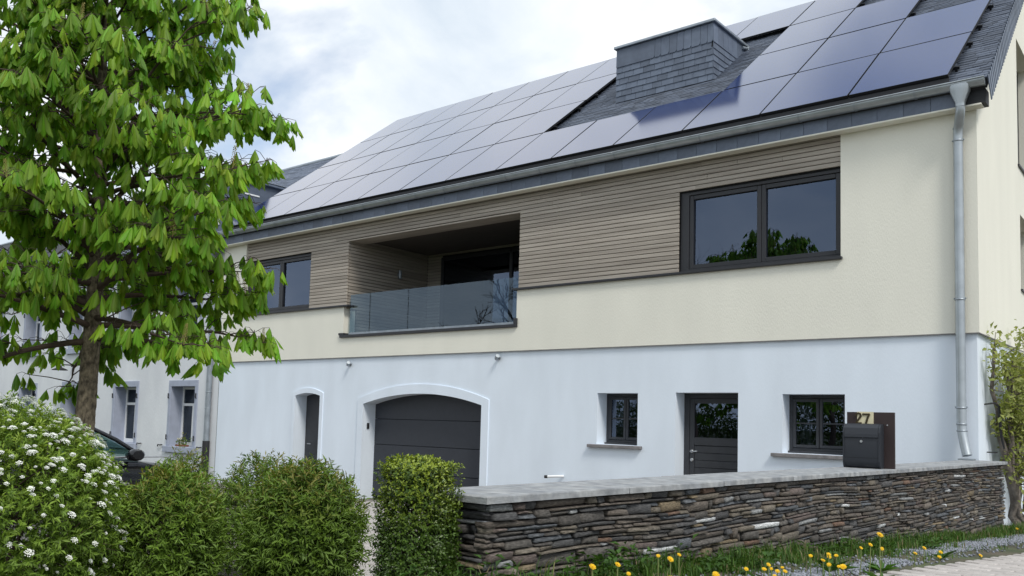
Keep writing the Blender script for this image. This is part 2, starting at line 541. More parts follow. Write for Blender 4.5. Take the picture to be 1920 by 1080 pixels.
# driveway in front of the house
driveway = sheet('driveway', -16.5, -0.9, -8.2, -0.02, lambda x, y: (x, y), M['paver_base'], 0.005)
dp = MB().bbox(-0.096, 0.096, -0.096, 0.096, -0.04, 0.012, 0.006).mesh('paving_stone', M['paver'])
cells = []
for ix in range(-60, -5):
    for iy in range(-41, 0):
        x = ix * 0.2 + (0.1 if iy % 2 else 0); y = iy * 0.2 + 0.05
        px, py, d = to_pixel((x, y, yard_z(x)))
        if 640 < px < 800 and 900 < py < 1200:
            cells.append((d, x, y))
cells.sort()
for d, x, y in cells[:300]:
    link('paving_stone', dp, driveway, Matrix.Translation((x, y, yard_z(x) + 0.006 + random.uniform(-.002, .003))) @ Matrix.Rotation(random.uniform(-.02, .02), 4, 'Z'))

# ================================================================== the house
def wall_cells(mb, x0, x1, z0, z1, holes, fn):
    xs = sorted({x0, x1} | {h[0] for h in holes if x0 < h[0] < x1} | {h[1] for h in holes if x0 < h[1] < x1})
    zs = sorted({z0, z1} | {h[2] for h in holes if z0 < h[2] < z1} | {h[3] for h in holes if z0 < h[3] < z1})
    for i in range(len(xs) - 1):
        for j in range(len(zs) - 1):
            cx = (xs[i] + xs[i + 1]) / 2; cz = (zs[j] + zs[j + 1]) / 2
            if any(h[0] < cx < h[1] and h[2] < cz < h[3] for h in holes): continue
            mb.quad(fn(xs[i], zs[j]), fn(xs[i + 1], zs[j]), fn(xs[i + 1], zs[j + 1]), fn(xs[i], zs[j + 1]))

def reveal(mb, h, y0, y1, bottom=True, top=True, ztop=None):
    x0, x1, z0, z1 = h
    zt = z1 if ztop is None else ztop
    mb.quad((x0, y0, z0), (x0, y0, zt), (x0, y1, zt), (x0, y1, z0))
    mb.quad((x1, y0, z0), (x1, y1, z0), (x1, y1, zt), (x1, y0, zt))
    if top: mb.quad((x0, y0, z1), (x1, y0, z1), (x1, y1, z1), (x0, y1, z1))
    if bottom: mb.quad((x0, y0, z0), (x0, y1, z0), (x1, y1, z0), (x1, y0, z0))

def arch_z(x, x0, x1, spring, crown):
    xc = (x0 + x1) / 2; w = (x1 - x0) / 2; s = crown - spring
    r = (w * w + s * s) / (2 * s)
    return crown - r + math.sqrt(max(r * r - (x - xc) ** 2, 0))

house = thing('house', (-8, 5, -0.6), 'modern cream and white house with wood cladding and solar roof', 'house')
X_L, X_R = -16.63, 0.0
Z_MID, Z_TOP = 2.275, 5.14
BACK = 11.2
def gab_x(y): return -0.0175 * y          # the gable is not quite square to the front

# ---- ground floor, white
H_SMALL = (-13.58, -12.72, -1.0, 1.53)
H_GARAGE = (-11.32, -8.10, -1.0, 1.517)
H_W1 = (-5.604, -4.837, 0.70, 1.528)
H_DOOR = (-4.167, -3.147, -1.0, 1.535)
H_W2 = (-2.481, -1.614, 0.69, 1.513)
mb = MB()
holes = [H_SMALL, H_GARAGE, H_W1, H_DOOR, H_W2]
wall_cells(mb, X_L, X_R, -1.0, Z_MID, holes, lambda x, z: (x, 0, z))
for h in (H_W1, H_DOOR, H_W2): reveal(mb, h, 0, 0.36)
def arch_fill(mb, h, spring, crown, y0, y1, n=24):
    xs = [h[0] + (h[1] - h[0]) * i / n for i in range(n + 1)]
    zs = [arch_z(x, h[0], h[1], spring, crown) for x in xs]
    for i in range(n):
        if h[3] - min(zs[i], zs[i + 1]) > 1e-5:
            mb.quad((xs[i], y0, zs[i]), (xs[i + 1], y0, zs[i + 1]), (xs[i + 1], y0, h[3]), (xs[i], y0, h[3]))
        mb.quad((xs[i], y0, zs[i]), (xs[i], y1, zs[i]), (xs[i + 1], y1, zs[i + 1]), (xs[i + 1], y0, zs[i + 1]))
arch_fill(mb, H_GARAGE, 1.307, 1.517, 0, 0.40)
reveal(mb, H_GARAGE, 0, 0.40, False, False, 1.307)
arch_fill(mb, H_SMALL, 1.47, 1.53, 0, 0.40, 8)
reveal(mb, H_SMALL, 0, 0.40, False, False, 1.47)
gx0, gx1 = gab_x(0), gab_x(BACK)
mb.quad((gx0, 0, -1), (gx1, BACK, -1), (gx1, BACK, Z_MID), (gx0, 0, Z_MID))
mb.quad((gx1, BACK, -1), (X_L, BACK, -1), (X_L, BACK, Z_MID), (gx1, BACK, Z_MID))
mb.quad((X_L, BACK, -1), (X_L, 0, -1), (X_L, 0, Z_MID), (X_L, BACK, Z_MID))
# backs of the openings so that no light comes from an empty shell
white_wall = mb.build('ground_floor_wall', M['white'], house)
tag(white_wall, 'smooth white rendered ground floor wall')

def surround(h, spring, crown, ox, oz, name):
    """slightly raised plaster band round an arched opening"""
    n = 24; mb = MB(); t = -0.022
    o = (h[0] - ox, h[1] + ox)
    xs = [h[0] + (h[1] - h[0]) * i / n for i in range(n + 1)]
    zi = [arch_z(x, h[0], h[1], spring, crown) for x in xs]
    xo = [o[0] + (o[1] - o[0]) * i / n for i in range(n + 1)]
    zo = [arch_z(x, o[0], o[1], spring + oz * 0.55, crown + oz) for x in xo]
    A = [(h[0], -1.0)] + list(zip(xs, zi)) + [(h[1], -1.0)]
    B = [(o[0], -1.0)] + list(zip(xo, zo)) + [(o[1], -1.0)]
    for i in range(len(A) - 1):
        (ax, az), (bx, bz) = A[i], A[i + 1]
        (cx, cz), (dx, dz) = B[i], B[i + 1]
        mb.quad((ax, t, az), (bx, t, bz), (dx, t, dz), (cx, t, cz))
        mb.quad((cx, t, cz), (dx, t, dz), (dx, 0.001, dz), (cx, 0.001, cz))
        mb.quad((ax, t, az), (ax, 0.001, az), (bx, 0.001, bz), (bx, t, bz))
    return mb.build(name, M['white'], house)
surround(H_GARAGE, 1.307, 1.517, 0.17, 0.185, 'garage_surround')
surround(H_SMALL, 1.47, 1.53, 0.10, 0.11, 'door_surround')

# ---- upper floor, cream, 3 cm proud of the white wall
YC = -0.03
H_WOOD = (-15.71, -1.656, 3.365, 5.3)
H_LOG = (-12.03, -7.33, 2.72, 3.365)
mb = MB()
wall_cells(mb, X_L, X_R + 0.03, Z_MID, Z_TOP, [H_WOOD, H_LOG], lambda x, z: (x, YC, z))
mb.quad((X_L, YC, Z_MID), (X_L, 0.01, Z_MID), (0.03, 0.01, Z_MID), (0.03, YC, Z_MID))
# side faces of the recess
mb.quad((-1.656, YC, 3.365), (-1.656, 0.1, 3.365), (-1.656, 0.1, Z_TOP), (-1.656, YC, Z_TOP))
mb.quad((-15.71, YC, 3.365), (-15.71, YC, Z_TOP), (-15.71, 0.1, Z_TOP), (-15.71, 0.1, 3.365))
mb.quad((-15.71, YC, 3.365), (-15.71, 0.2, 3.365), (-12.03, 0.2, 3.365), (-12.03, YC, 3.365))
mb.quad((-7.33, YC, 3.365), (-7.33, 0.2, 3.365), (-1.656, 0.2, 3.365), (-1.656, YC, 3.365))
mb.quad((-12.03, YC, 2.72), (-12.03, YC, 3.365), (-12.03, 0.28, 3.365), (-12.03, 0.28, 2.72))
mb.quad((-7.33, YC, 2.72), (-7.33, 0.28, 2.72), (-7.33, 0.28, 3.365), (-7.33, YC, 3.365))
# gable with two window openings, back and far side
GW = [(3.10, 4.6, 5.17, 7.17), (3.19, 4.6, 3.25, 4.41)]
def gfn(y, z): return (gab_x(y) + 0.03, y, z)
wall_cells(mb, YC, BACK, Z_MID, Z_TOP, GW, gfn)
TANP = math.tan(R(37.6))
def roof_z(y): return 5.466 + TANP * (y + 0.15)
RIDGE_Y = 5.62
ys = sorted({YC, RIDGE_Y, BACK, 3.10, 4.6})
for i in range(len(ys) - 1):
    a, b = ys[i], ys[i + 1]
    rz = lambda y: roof_z(min(y, 2 * RIDGE_Y - y)) - 0.02
    za = 7.17 if (a >= 3.10 and b <= 4.6) else Z_TOP
    mb.quad(gfn(a, za), gfn(b, za), gfn(b, rz(b)), gfn(a, rz(a)))
wall_cells(mb, 3.10, 4.6, Z_TOP, 7.17, GW, gfn)
for (a, b, z0, z1) in GW:
    x0, x1 = gab_x(a) + 0.03, gab_x(b) + 0.03
    mb.quad((x0, a, z0), (x0, a, z1), (x0 - .28, a, z1), (x0 - .28, a, z0))
    mb.quad((x1, b, z0), (x1 - .28, b, z0), (x1 - .28, b, z1), (x1, b, z1))
    mb.quad((x0, a, z1), (x1, b, z1), (x1 - .28, b, z1), (x0 - .28, a, z1))
    mb.quad((x0, a, z0), (x0 - .28, a, z0), (x1 - .28, b, z0), (x1, b, z0))
mb.quad((gfn(BACK, 0)[0], BACK, Z_MID), (X_L, BACK, Z_MID), (X_L, BACK, Z_TOP), (gfn(BACK, 0)[0], BACK, Z_TOP))
mb.quad((X_L, BACK, Z_MID), (X_L, YC, Z_MID), (X_L, YC, Z_TOP), (X_L, BACK, Z_TOP))
mb.add([(X_L, YC, Z_TOP), (X_L, RIDGE_Y, roof_z(RIDGE_Y)), (X_L, BACK, Z_TOP)], [(0, 1, 2)])
mb.quad((0.03 + gab_x(0), YC, Z_MID), (gab_x(0) - .01, YC, Z_MID), (gab_x(BACK) - .01, BACK, Z_MID), (0.03 + gab_x(BACK), BACK, Z_MID))
tag(mb.build('upper_wall', M['cream'], house), 'cream rendered upper wall overhanging the white base')
for (a, b, z0, z1) in GW:
    w = MB()
    x0 = gab_x((a + b) / 2) - 0.24
    for (ya, yb, za, zb) in ((a, b, z0, z0 + .07), (a, b, z1 - .07, z1), (a, a + .07, z0 + .07, z1 - .07), (b - .07, b, z0 + .07, z1 - .07)):
        w.box(x0, x0 + 0.06, ya, yb, za, zb)
    fr = w.build('gable_window', M['anthracite'], house)
    MB().box(x0 + .02, x0 + .035, a + .07, b - .07, z0 + .07, z1 - .07).build('pane', M['window'], fr)
    MB().box(x0 - .02, x0 + .31, a - .04, b + .04, z0 - .03, z0 - .002).build('window_sill', M['anthracite'], fr)
# drip profile along the step between white and cream
mb = MB()
mb.box(X_L, 0.034, YC - 0.006, YC + 0.012, Z_MID - 0.012, Z_MID - 0.001)
mb.box(0.018, 0.036, YC + 0.012, 4.0, Z_MID - 0.012, Z_MID - 0.001)
mb.build('drip_profile', M['sillstone'], house)
# dark backing behind every opening of the shell
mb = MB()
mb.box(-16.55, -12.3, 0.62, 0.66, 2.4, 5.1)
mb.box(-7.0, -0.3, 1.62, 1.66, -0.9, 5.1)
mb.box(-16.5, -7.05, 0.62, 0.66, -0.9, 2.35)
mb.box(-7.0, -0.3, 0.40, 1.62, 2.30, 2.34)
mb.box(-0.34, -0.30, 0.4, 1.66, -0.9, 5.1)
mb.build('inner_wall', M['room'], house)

# ---- garage door, four sections
g = thing_root = MB()
gd = MB()
gd.box(-11.36, -8.06, 0.385, 0.395, -0.9, 1.53)
garage = gd.build('garage_door', M['black'], house)
for z0, z1 in ((-0.56, -0.052), (-0.044, 0.484), (0.492, 1.008), (1.016, 1.524)):
    s = MB()
    n = 20
    if z1 > 1.3:
        xs = [-11.33 + 3.24 * i / n for i in range(n + 1)]
        top = [min(arch_z(min(max(x, -11.32), -8.10), -11.32, -8.10, 1.307, 1.517) + 0.02, 1.53) for x in xs]
        poly = [(-11.33, z0)] + [(-8.09, z0)] + [(x, t) for x, t in zip(xs[::-1], top[::-1])]
        s.prism(poly, lambda x, z: (x, 0.325, z), lambda x, z: (x, 0.37, z))
    else:
        s.bbox(-11.33, -8.09, 0.325, 0.37, z0, z1, 0.006)
    s.build('door_section', M['garage'], garage)
gm = MB(); gm.bbox(-11.322, -11.300, 0.10, 0.16, 0.80, 0.92, 0.004); gm.build('key_switch', M['iron'], house)

# ---- small arched door on the left
sd = MB(); sd.bbox(-13.60, -12.70, 0.30, 0.36, -0.9, 1.54, 0.004)
sdoor = sd.build('side_door', M['darkdoor'], house)
MB().bbox(-13.05, -12.80, 0.288, 0.302, 0.75, 1.40, 0.006).build('door_panel', M['darkdoor'], sdoor)
MB().bbox(-13.05, -12.80, 0.288, 0.302, -0.5, 0.60, 0.006).build('door_panel', M['darkdoor'], sdoor)
hd = MB(); hd.tube([(-13.42, 0.30, 0.42), (-13.42, 0.24, 0.42), (-13.30, 0.24, 0.42)], 0.011, 8); hd.build('door_handle', M['silver'], sdoor)

# ---- front door
fd = MB()
DX0, DX1, DY = -4.167, -3.147, 0.275
for (a, b, z0, z1) in ((DX0, DX0 + .09, -0.6, 1.535), (DX1 - .06, DX1, -0.6, 1.535), (DX0 + .09, DX1 - .06, 1.46, 1.535)):
    fd.bbox(a, b, DY, DY + .08, z0, z1, .004)
fdoor = fd.build('front_door', M['darkdoor'], house)
lf = MB()
lf.bbox(DX0 + .092, DX0 + .17, DY + .012, DY + .06, -0.6, 1.458, .004)
lf.bbox(DX1 - .115, DX1 - .062, DY + .012, DY + .06, -0.6, 1.458, .004)
lf.bbox(DX0 + .17, DX1 - .115, DY + .012, DY + .06, 0.74, 0.86, .004)
lf.bbox(DX0 + .17, DX1 - .115, DY + .012, DY + .06, 1.38, 1.458, .004)
lf.build('door_leaf', M['darkdoor'], fdoor)
MB().box(DX0 + .17, DX1 - .115, DY + .03, DY + .042, 0.86, 1.38).build('pane', M['window'], fdoor)
for k in range(12):
    z1 = 0.735 - k * 0.112
    MB().bbox(DX0 + .171, DX1 - .116, DY + .022, DY + .05, z1 - 0.108, z1, .005).build('plank', M['darkdoor'], fdoor)
MB().box(DX0 + .16, DX1 - .10, DY + .051, DY + .056, -0.6, 0.74).build('backing', M['black'], fdoor)
hd = MB()
hd.lathe([(0, -.012), (.026, -.012), (.026, 0)], (DX0 + .135, DY + .012, .645), 'y', 14)
hd.tube([(DX0 + .135, DY + .012, .645), (DX0 + .135, DY - .045, .645), (DX0 + .255, DY - .05, .650)], .011, 8)
hd.build('door_handle', M['silver'], fdoor)
hd = MB(); hd.lathe([(0, -.014), (.018, -.014), (.028, -.010), (.028, 0)], (DX0 + .135, DY + .012, .515), 'y', 14); hd.build('lock', M['silver'], fdoor)

def cottage_window(h, depth, name, sill, split=0.5, mull=0.5):
    x0, x1, z0, z1 = h
    w = MB()
    t = 0.055
    for a, b, c, d in ((x0, x0 + t, z0, z1), (x1 - t, x1, z0, z1), (x0 + t, x1 - t, z0, z0 + .075), (x0 + t, x1 - t, z1 - t, z1)):
        w.bbox(a, b, depth, depth + .07, c, d, .005)
    o = w.build(name, M['darkdoor'], house)
    xm = x0 + (x1 - x0) * mull
    for (a, b) in ((x0 + t + .003, xm - .004), (xm + .004, x1 - t - .003)):
        s = MB(); q = .042
        zz0, zz1 = z0 + .078, z1 - t - .003
        for aa, bb, c, d in ((a, a + q, zz0, zz1), (b - q, b, zz0, zz1), (a + q, b - q, zz0, zz0 + q), (a + q, b - q, zz1 - q, zz1)):
            s.bbox(aa, bb, depth - .014, depth + .04, c, d, .005)
        zm = zz0 + (zz1 - zz0) * split
        s.bbox(a + q, b - q, depth - .006, depth + .03, zm - .011, zm + .011, .003)
        s.build('sash', M['darkdoor'], o)
        MB().box(a + q, b - q, depth + .008, depth + .016, zz0 + q, zm - .011).build('pane', M['window'], o)
        MB().box(a + q, b - q, depth + .008, depth + .016, zm + .011, zz1 - q).build('pane', M['window'], o)
    MB().bbox(x0 + .0, x1 - .0, depth - .05, depth - .016, z0 - .002, z0 + .03, .004).build('weather_board', M['darkdoor'], o)
    s = MB(); s.bbox(sill[0], sill[1], -0.07, depth + .0, sill[2], sill[3], .006)
    s.build('window_sill', M['sillstone'], o)
    return o
cottage_window(H_W1, 0.285, 'cellar_window', (-5.75, -4.745, .645, .695))
cottage_window(H_W2, 0.25, 'cellar_window', (-2.625, -1.50, .635, .685))
# what stands behind the panes
MB().add([(-2.40 + .02 * i, .46 + .018 * (i % 2), z) for i in range(9) for z in (.74, 1.47)], [(2 * i, 2 * i + 2, 2 * i + 3, 2 * i + 1) for i in range(8)]).build('curtain', M['curtain'], house)
MB().add([(-5.50 + .02 * i, .46 + .018 * (i % 2), z) for i in range(9) for z in (.74, 1.47)], [(2 * i, 2 * i + 2, 2 * i + 3, 2 * i + 1) for i in range(8)]).build('curtain', M['curtain'], house)

# ---- upper windows: dark frame, two lights
def big_window(x0, x1, z0, z1, xm, name):
    w = MB(); y0, y1 = 0.055, 0.16
    for a, b, c, d in ((x0, x0 + .14, z0, z1), (x1 - .03, x1, z0, z1), (x0 + .14, x1 - .03, z0, z0 + .05), (x0 + .14, x1 - .03, z1 - .05, z1)):
        w.bbox(a, b, y0, y1, c, d, .004)
    o = w.build(name, M['anthracite'], house)
    s = MB()
    for a, b in ((x0 + .143, xm - .003), (xm + .003, x1 - .033)):
        q = .065
        for aa, bb, c, d in ((a, a + q, z0 + .053, z1 - .053), (b - q, b, z0 + .053, z1 - .053), (a + q, b - q, z0 + .053, z0 + .053 + q), (a + q, b - q, z1 - .053 - q, z1 - .053)):
            s.bbox(aa, bb, y0 + .018, y1 - .01, c, d, .005)
        MB().box(a + q, b - q, y0 + .06, y0 + .07, z0 + .118, z1 - .118).build('pane', M['window'], o)
    s.build('sash', M['anthracite'], o)
    return o
big_window(-4.147, -1.660, 3.387, 4.640, -2.84, 'wide_window')
big_window(-15.70, -13.265, 3.387, 4.640, -14.42, 'wide_window')

# ---- wood cladding, board by board
mb = MB()
wall_cells(mb, -15.71, -1.656, 3.366, Z_TOP, [(-4.147, -1.6, 3.366, 4.64), (-15.8, -13.265, 3.366, 4.64), (-12.0, -7.33, 3.366, 4.785)], lambda x, z: (x, 0.045, z))
cladding = mb.build('wood_cladding', M['black'], house)
tag(cladding, 'grey-brown horizontal larch boards')
PITCH = 0.0702
row = 0
z = 3.395
while z < 5.10:
    z1 = z + 0.0605
    zc = (z + z1) / 2
    if zc < 4.635: segs = [(-13.262, -12.0), (-7.33, -4.150)]
    elif zc < 4.79: segs = [(-15.708, -12.0), (-7.33, -1.660)]
    else: segs = [(-15.708, -1.660)]
    for a, b in segs:
        cuts = [a]
        while b - cuts[-1] > 4.2:
            cuts.append(cuts[-1] + random.uniform(2.2, 3.8))
        cuts.append(b)
        for i in range(len(cuts) - 1):
            y = random.uniform(-0.004, 0.002)
            MB().bbox(cuts[i] + .0012, cuts[i + 1] - .0012, y, y + .028, z, z1, .004).build('board', M['wood'], cladding)
    z += PITCH
# window-head plank shadow line and lintel of the loggia
mb = MB(); mb.box(-12.0, -7.33, 0.005, 0.42, 4.756, 4.784); mb.build('lintel_board', M['wood'], cladding)

# ---- loggia
LB = 2.354
mb = MB()
mb.box(-12.10, -12.05, 0.05, LB + .1, 2.6, 5.0)
mb.box(-7.33, -7.28, 0.05, LB + .1, 2.6, 5.0)
mb.box(-12.05, -7.33, LB + .06, LB + .1, 2.6, 5.0)
mb.box(-12.05, -7.33, 0.30, LB + .06, 4.86, 4.90)
loggia = mb.build('loggia', M['black'], house)
tag(loggia, 'deep recessed balcony lined with shaded wood')
MB().box(-12.05, -7.33, 0.0, LB + .06, 2.66, 2.74).build('loggia_floor', M['sillstone'], loggia)
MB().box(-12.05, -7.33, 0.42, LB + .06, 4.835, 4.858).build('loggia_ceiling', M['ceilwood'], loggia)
z = 2.755
while z < 4.80:
    z1 = z + .0605
    y0 = 0.30 if z1 < 3.37 else 0.032
    MB().bbox(-12.048, -12.004, y0, LB + .03, z, z1, .004).build('board', M['woodside'], loggia)
    MB().bbox(-12.003, -11.545, LB + .03, LB + .058, z, z1, .004).build('board', M['wood'], loggia)
    if z > 4.74:
        MB().bbox(-11.544, -7.335, LB + .03, LB + .058, z, z1, .004).build('board', M['wood'], loggia)
    z += PITCH
w = MB()
for a, b, c, d in ((-11.54, -11.46, 2.75, 4.74), (-7.42, -7.34, 2.75, 4.74), (-9.5, -9.42, 2.75, 4.74), (-11.46, -7.42, 4.66, 4.74), (-11.46, -7.42, 2.75, 2.82)):
    w.bbox(a, b, LB - .01, LB + .055, c, d, .004)
tw = w.build('terrace_door', M['anthracite'], loggia)
for a, b in ((-11.46, -9.5), (-9.42, -7.42)):
    MB().box(a, b, LB + .02, LB + .03, 2.82, 4.66).build('pane', M['window'], loggia)
wl_ = MB()
wl_.lathe([(0, 0), (.035, 0), (.042, .02), (.042, .17), (.035, .19), (0, .19)], (-11.93, 1.45, 4.15), 'z', 12)
wl_.box(-12.0, -11.95, 1.43, 1.47, 4.22, 4.27)
wl_.build('wall_lamp', M['zincdark'], loggia)
# glass balustrade
rail = MB().bbox(-12.10, -7.30, -0.075, 0.20, 2.69, 2.745, .005).build('balcony_ledge', M['anthracite'], house)
MB().bbox(-12.14, -11.98, -0.070, 0.18, 2.746, 2.79, .005).build('ledge_upstand', M['anthracite'], rail)
MB().bbox(-7.37, -7.30, -0.070, 0.05, 2.746, 2.85, .005).build('ledge_upstand', M['anthracite'], rail)
bal = MB().bbox(-11.95, -7.36, 0.045, 0.085, 2.746, 2.80, .004).build('glass_railing', M['zincdark'], house)
for a, b in ((-11.30, -10.185), (-10.170, -7.36)):
    MB().box(a, b, 0.055, 0.075, 2.80, 3.603).build('glass_panel', M['railglass'], bal)
MB().box(-11.93, -11.32, 0.055, 0.075, 2.80, 3.603).build('glass_panel', M['railglass'], bal)
# flashings under the boards
MB().bbox(-7.40, -1.63, -0.085, 0.10, 3.348, 3.384, .004).build('sill_flashing', M['anthracite'], house)
MB().bbox(-15.73, -11.86, -0.085, 0.10, 3.348, 3.384, .004).build('sill_flashing', M['anthracite'], house)

# ---- two small spot lamps on the facade
for x, z in ((-11.775, 2.135), (-7.72, 2.165)):
    s = MB()
    s.lathe([(0, 0), (.038, 0), (.038, -.02), (0, -.02)], (x, 0, z), 'y', 14)
    s.tube([(x, -.01, z), (x, -.05, z)], .014, 8)
    o = s.build('spot_lamp', M['zincdark'], house)
    c = MB(); c.tube([(x - .03, -.05, z - .022), (x + .032, -.09, z + .024)], .036, 14); c.build('lamp_head', M['zincdark'], o)
    c = MB(); c.tube([(x - .031, -.0493, z - .0228), (x - .038, -.044, z - .028)], .030, 14); c.build('lens', M['iron'], o)
s = MB(); s.tube([(-6.25, 0, .139), (-6.30, -.10, .139), (-6.46, -.16, .125)], .022, 10); o = s.build('wall_spout', M['frame_white'], house)
s = MB(); s.tube([(-6.462, -.161, .125), (-6.51, -.178, .122)], .026, 10); s.build('spout_end', M['iron'], o)

# ---- eaves: soffit, slate fascia, gutter
mb = MB(); mb.bbox(X_L, 0.12, -0.205, -0.034, 5.085, 5.108, .003); mb.build('soffit_board', M['cream'], house)
mb = MB(); mb.box(X_L, 0.165, -0.18, 0.02, 5.109, 5.29); fascia = mb.build('fascia', M['slatebase'], house)
fm = MB().bbox(0, 0.326, -0.012, 0, 0, 0.19, .002).mesh('fascia_slate', M['slatepart'])
for k in range(51):
    if X_L + k * .33 + .33 > .19: break
    link('fascia_slate', fm, fascia, Matrix.Translation((X_L + k * .33, -0.182, 5.107)) @ Matrix.Rotation(R(random.uniform(-.3, .3)), 4, 'X'))
mb = MB()
prof = []
n = 14
gr = 0.082
for k in range(n + 1):
    a = math.pi * k / n
    prof.append((-0.268 - gr * math.cos(a), 5.375 - gr * math.sin(a)))
gx = [X_L - 0.02 + i * (0.20 - X_L) / 24 for i in range(25)]
V = []; Fq = []
for x in gx:
    for (y, z) in prof: V.append((x, y, z))
    for (y, z) in prof: V.append((x, -0.268 + (y + 0.268) * .95, 5.375 + (z - 5.375) * .95))
m = 2 * (n + 1)
for i in range(24):
    for k in range(n):
        Fq.append((i * m + k, (i + 1) * m + k, (i + 1) * m + k + 1, i * m + k + 1))
        Fq.append((i * m + n + 1 + k, i * m + n + 2 + k, (i + 1) * m + n + 2 + k, (i + 1) * m + n + 1 + k))
    Fq.append((i * m, i * m + n + 1, (i + 1) * m + n + 1, (i + 1) * m))
mb.add(V, Fq, True)
for x in (X_L - .02, 0.18):
    mb.add([(x, y, z) for y, z in prof], [tuple(range(n + 1))])
gutter = mb.build('gutter', M['zinc'], house)
s = MB(); s.tube([(X_L - .02, -0.352, 5.380), (0.185, -0.352, 5.380)], .0105, 8); s.build('gutter_bead', M['zinc'], gutter)
gb = MB()
pv = [(-0.268 - (gr + .006) * math.cos(math.pi * k / n), 5.375 - (gr + .006) * math.sin(math.pi * k / n)) for k in range(n + 1)]
gb.add([(x, y, z) for x in (-.014, .014) for y, z in pv], [(k, k + 1, n + 2 + k, n + 1 + k) for k in range(n)], True)
gbm = gb.mesh('gutter_bracket', M['zincdark'])
for k in range(22):
    link('gutter_bracket', gbm, gutter, Matrix.Translation((-0.62 - k * .755, 0, 0)))

# ---- downpipe at the corner
hop = MB()
hv = []
for (w, d, z, cy) in ((.135, .095, 5.35, -.268), (.125, .09, 5.27, -.268), (.062, .06, 5.13, -.262), (.060, .06, 5.08, -.262)):
    for k in range(16):
        a = 2 * math.pi * k / 16
        c, s_ = math.cos(a), math.sin(a)
        sq = 1 / max(abs(c), abs(s_)) ** 0.5
        hv.append((-0.10 + w * c * sq * .92, cy + d * s_ * sq * .92, z))
hop.add(hv, [(i * 16 + k, i * 16 + (k + 1) % 16, (i + 1) * 16 + (k + 1) % 16, (i + 1) * 16 + k) for i in range(3) for k in range(16)], True)
downpipe = hop.build('downpipe', M['zinc'], house)
s = MB(); s.tube([(-.10, -.262, 5.12), (-.10, -.26, 5.05), (-.115, -.235, 4.98), (-.145, -.15, 4.90), (-.163, -.115, 4.84), (-.165, -.105, 4.74), (-.165, -.105, 3.0), (-.165, -.105, 1.12), (-.155, -.11, 1.02), (-.12, -.14, .86), (-.095, -.16, .76)], .056, 14)
s.build('pipe', M['zinc'], downpipe)
s = MB()
for z in (4.86, 4.70, 2.684, 1.34, 1.14, 1.06):
    s.lathe([(.056, -.012), (.062, -.010), (.062, .010), (.056, .012)], (-.165 + (0.004 if z < 1.1 else 0), -.105, z), 'z', 14)
s.build('pipe_collar', M['zincdark'], downpipe)
for z in (4.71, 2.70, 1.35):
    s = MB(); s.tube([(-.235, -.105, z), (-.095, -.105, z)], .010, 6); s.tube([(-.165, -.06, z), (-.165, .0, z)], .009, 6)
    s.build('pipe_bracket', M['zincdark'], downpipe)
MB().bbox(-.185, -.015, -.235, -.085, .706, .724, .003).build('pipe_shoe_plate', M['zincdark'], downpipe)

# ---- roof
EAVE_Y = -0.262
CT, ST = math.cos(R(37.6)), math.sin(R(37.6))
def roof_p(x, s, h=0.0):
    """x along the eaves, s up the slope, h off the surface"""
    return (x, EAVE_Y + s * CT - h * ST, roof_z(EAVE_Y) + s * ST + h * CT)
S_RIDGE = (RIDGE_Y - EAVE_Y) / CT
def verge_x(s): return 0.205 - 0.050 * (s * CT)
mb = MB()
for a, b in ((0, 1),):
    pass
P = [roof_p(X_L - .05, 0), roof_p(verge_x(0), 0), roof_p(verge_x(S_RIDGE), S_RIDGE), roof_p(X_L - .05, S_RIDGE)]
Q = [roof_p(X_L - .05, 0, -.12), roof_p(verge_x(0) - .02, 0, -.12), roof_p(verge_x(S_RIDGE) - .02, S_RIDGE, -.12), roof_p(X_L - .05, S_RIDGE, -.12)]
mb.add(P + Q, [(0, 1, 2, 3), (7, 6, 5, 4), (0, 4, 5, 1), (1, 5, 6, 2), (3, 7, 4, 0)])
mir = lambda p: (p[0], 2 * RIDGE_Y - p[1], p[2])
mb.add([mir(p) for p in P + Q], [(3, 2, 1, 0), (4, 5, 6, 7), (1, 5, 4, 0), (2, 6, 5, 1), (0, 4, 7, 3)])
roof = mb.build('roof', M['slatebase'], house)
tag(roof, 'dark blue-grey slate pitched roof')

def slate_field(x0f, x1f, s0, s1, pitch, wmin, wmax, place, skip=None, bright=1.0, seed=3):
    r = np.random.default_rng(seed)
    V = []; F = []; C = []
    s = s0; row = 0
    while s < s1:
        x = x0f(s) - r.uniform(0, wmax)
        while x < x1f(s):
            w = r.uniform(wmin, wmax)
            xa, xb = max(x, x0f(s)), min(x + w - .004, x1f(s))
            if xb - xa > .02 and not (skip and skip((xa + xb) / 2, s)):
                top = min(s + pitch * 2.0, s1 + .05)
                lift = r.uniform(.018, .027)
                sk = r.uniform(-.004, .004)
                n = len(V)
                ps = [(xa, s + sk, lift), (xb, s - sk, lift), (xb, top, .002), (xa, top, .002), (xa, s + sk, lift - .012), (xb, s - sk, lift - .012)]
                V += [place(*p) for p in ps]
                F += [(n, n + 1, n + 2, n + 3), (n + 4, n + 5, n + 1, n)]
                g = r.uniform(.75, 1.3) * bright
                C += [(.115 * g, .137 * g, .185 * g)] * 6
            x += w
        s += pitch; row += 1
    return V, F, C

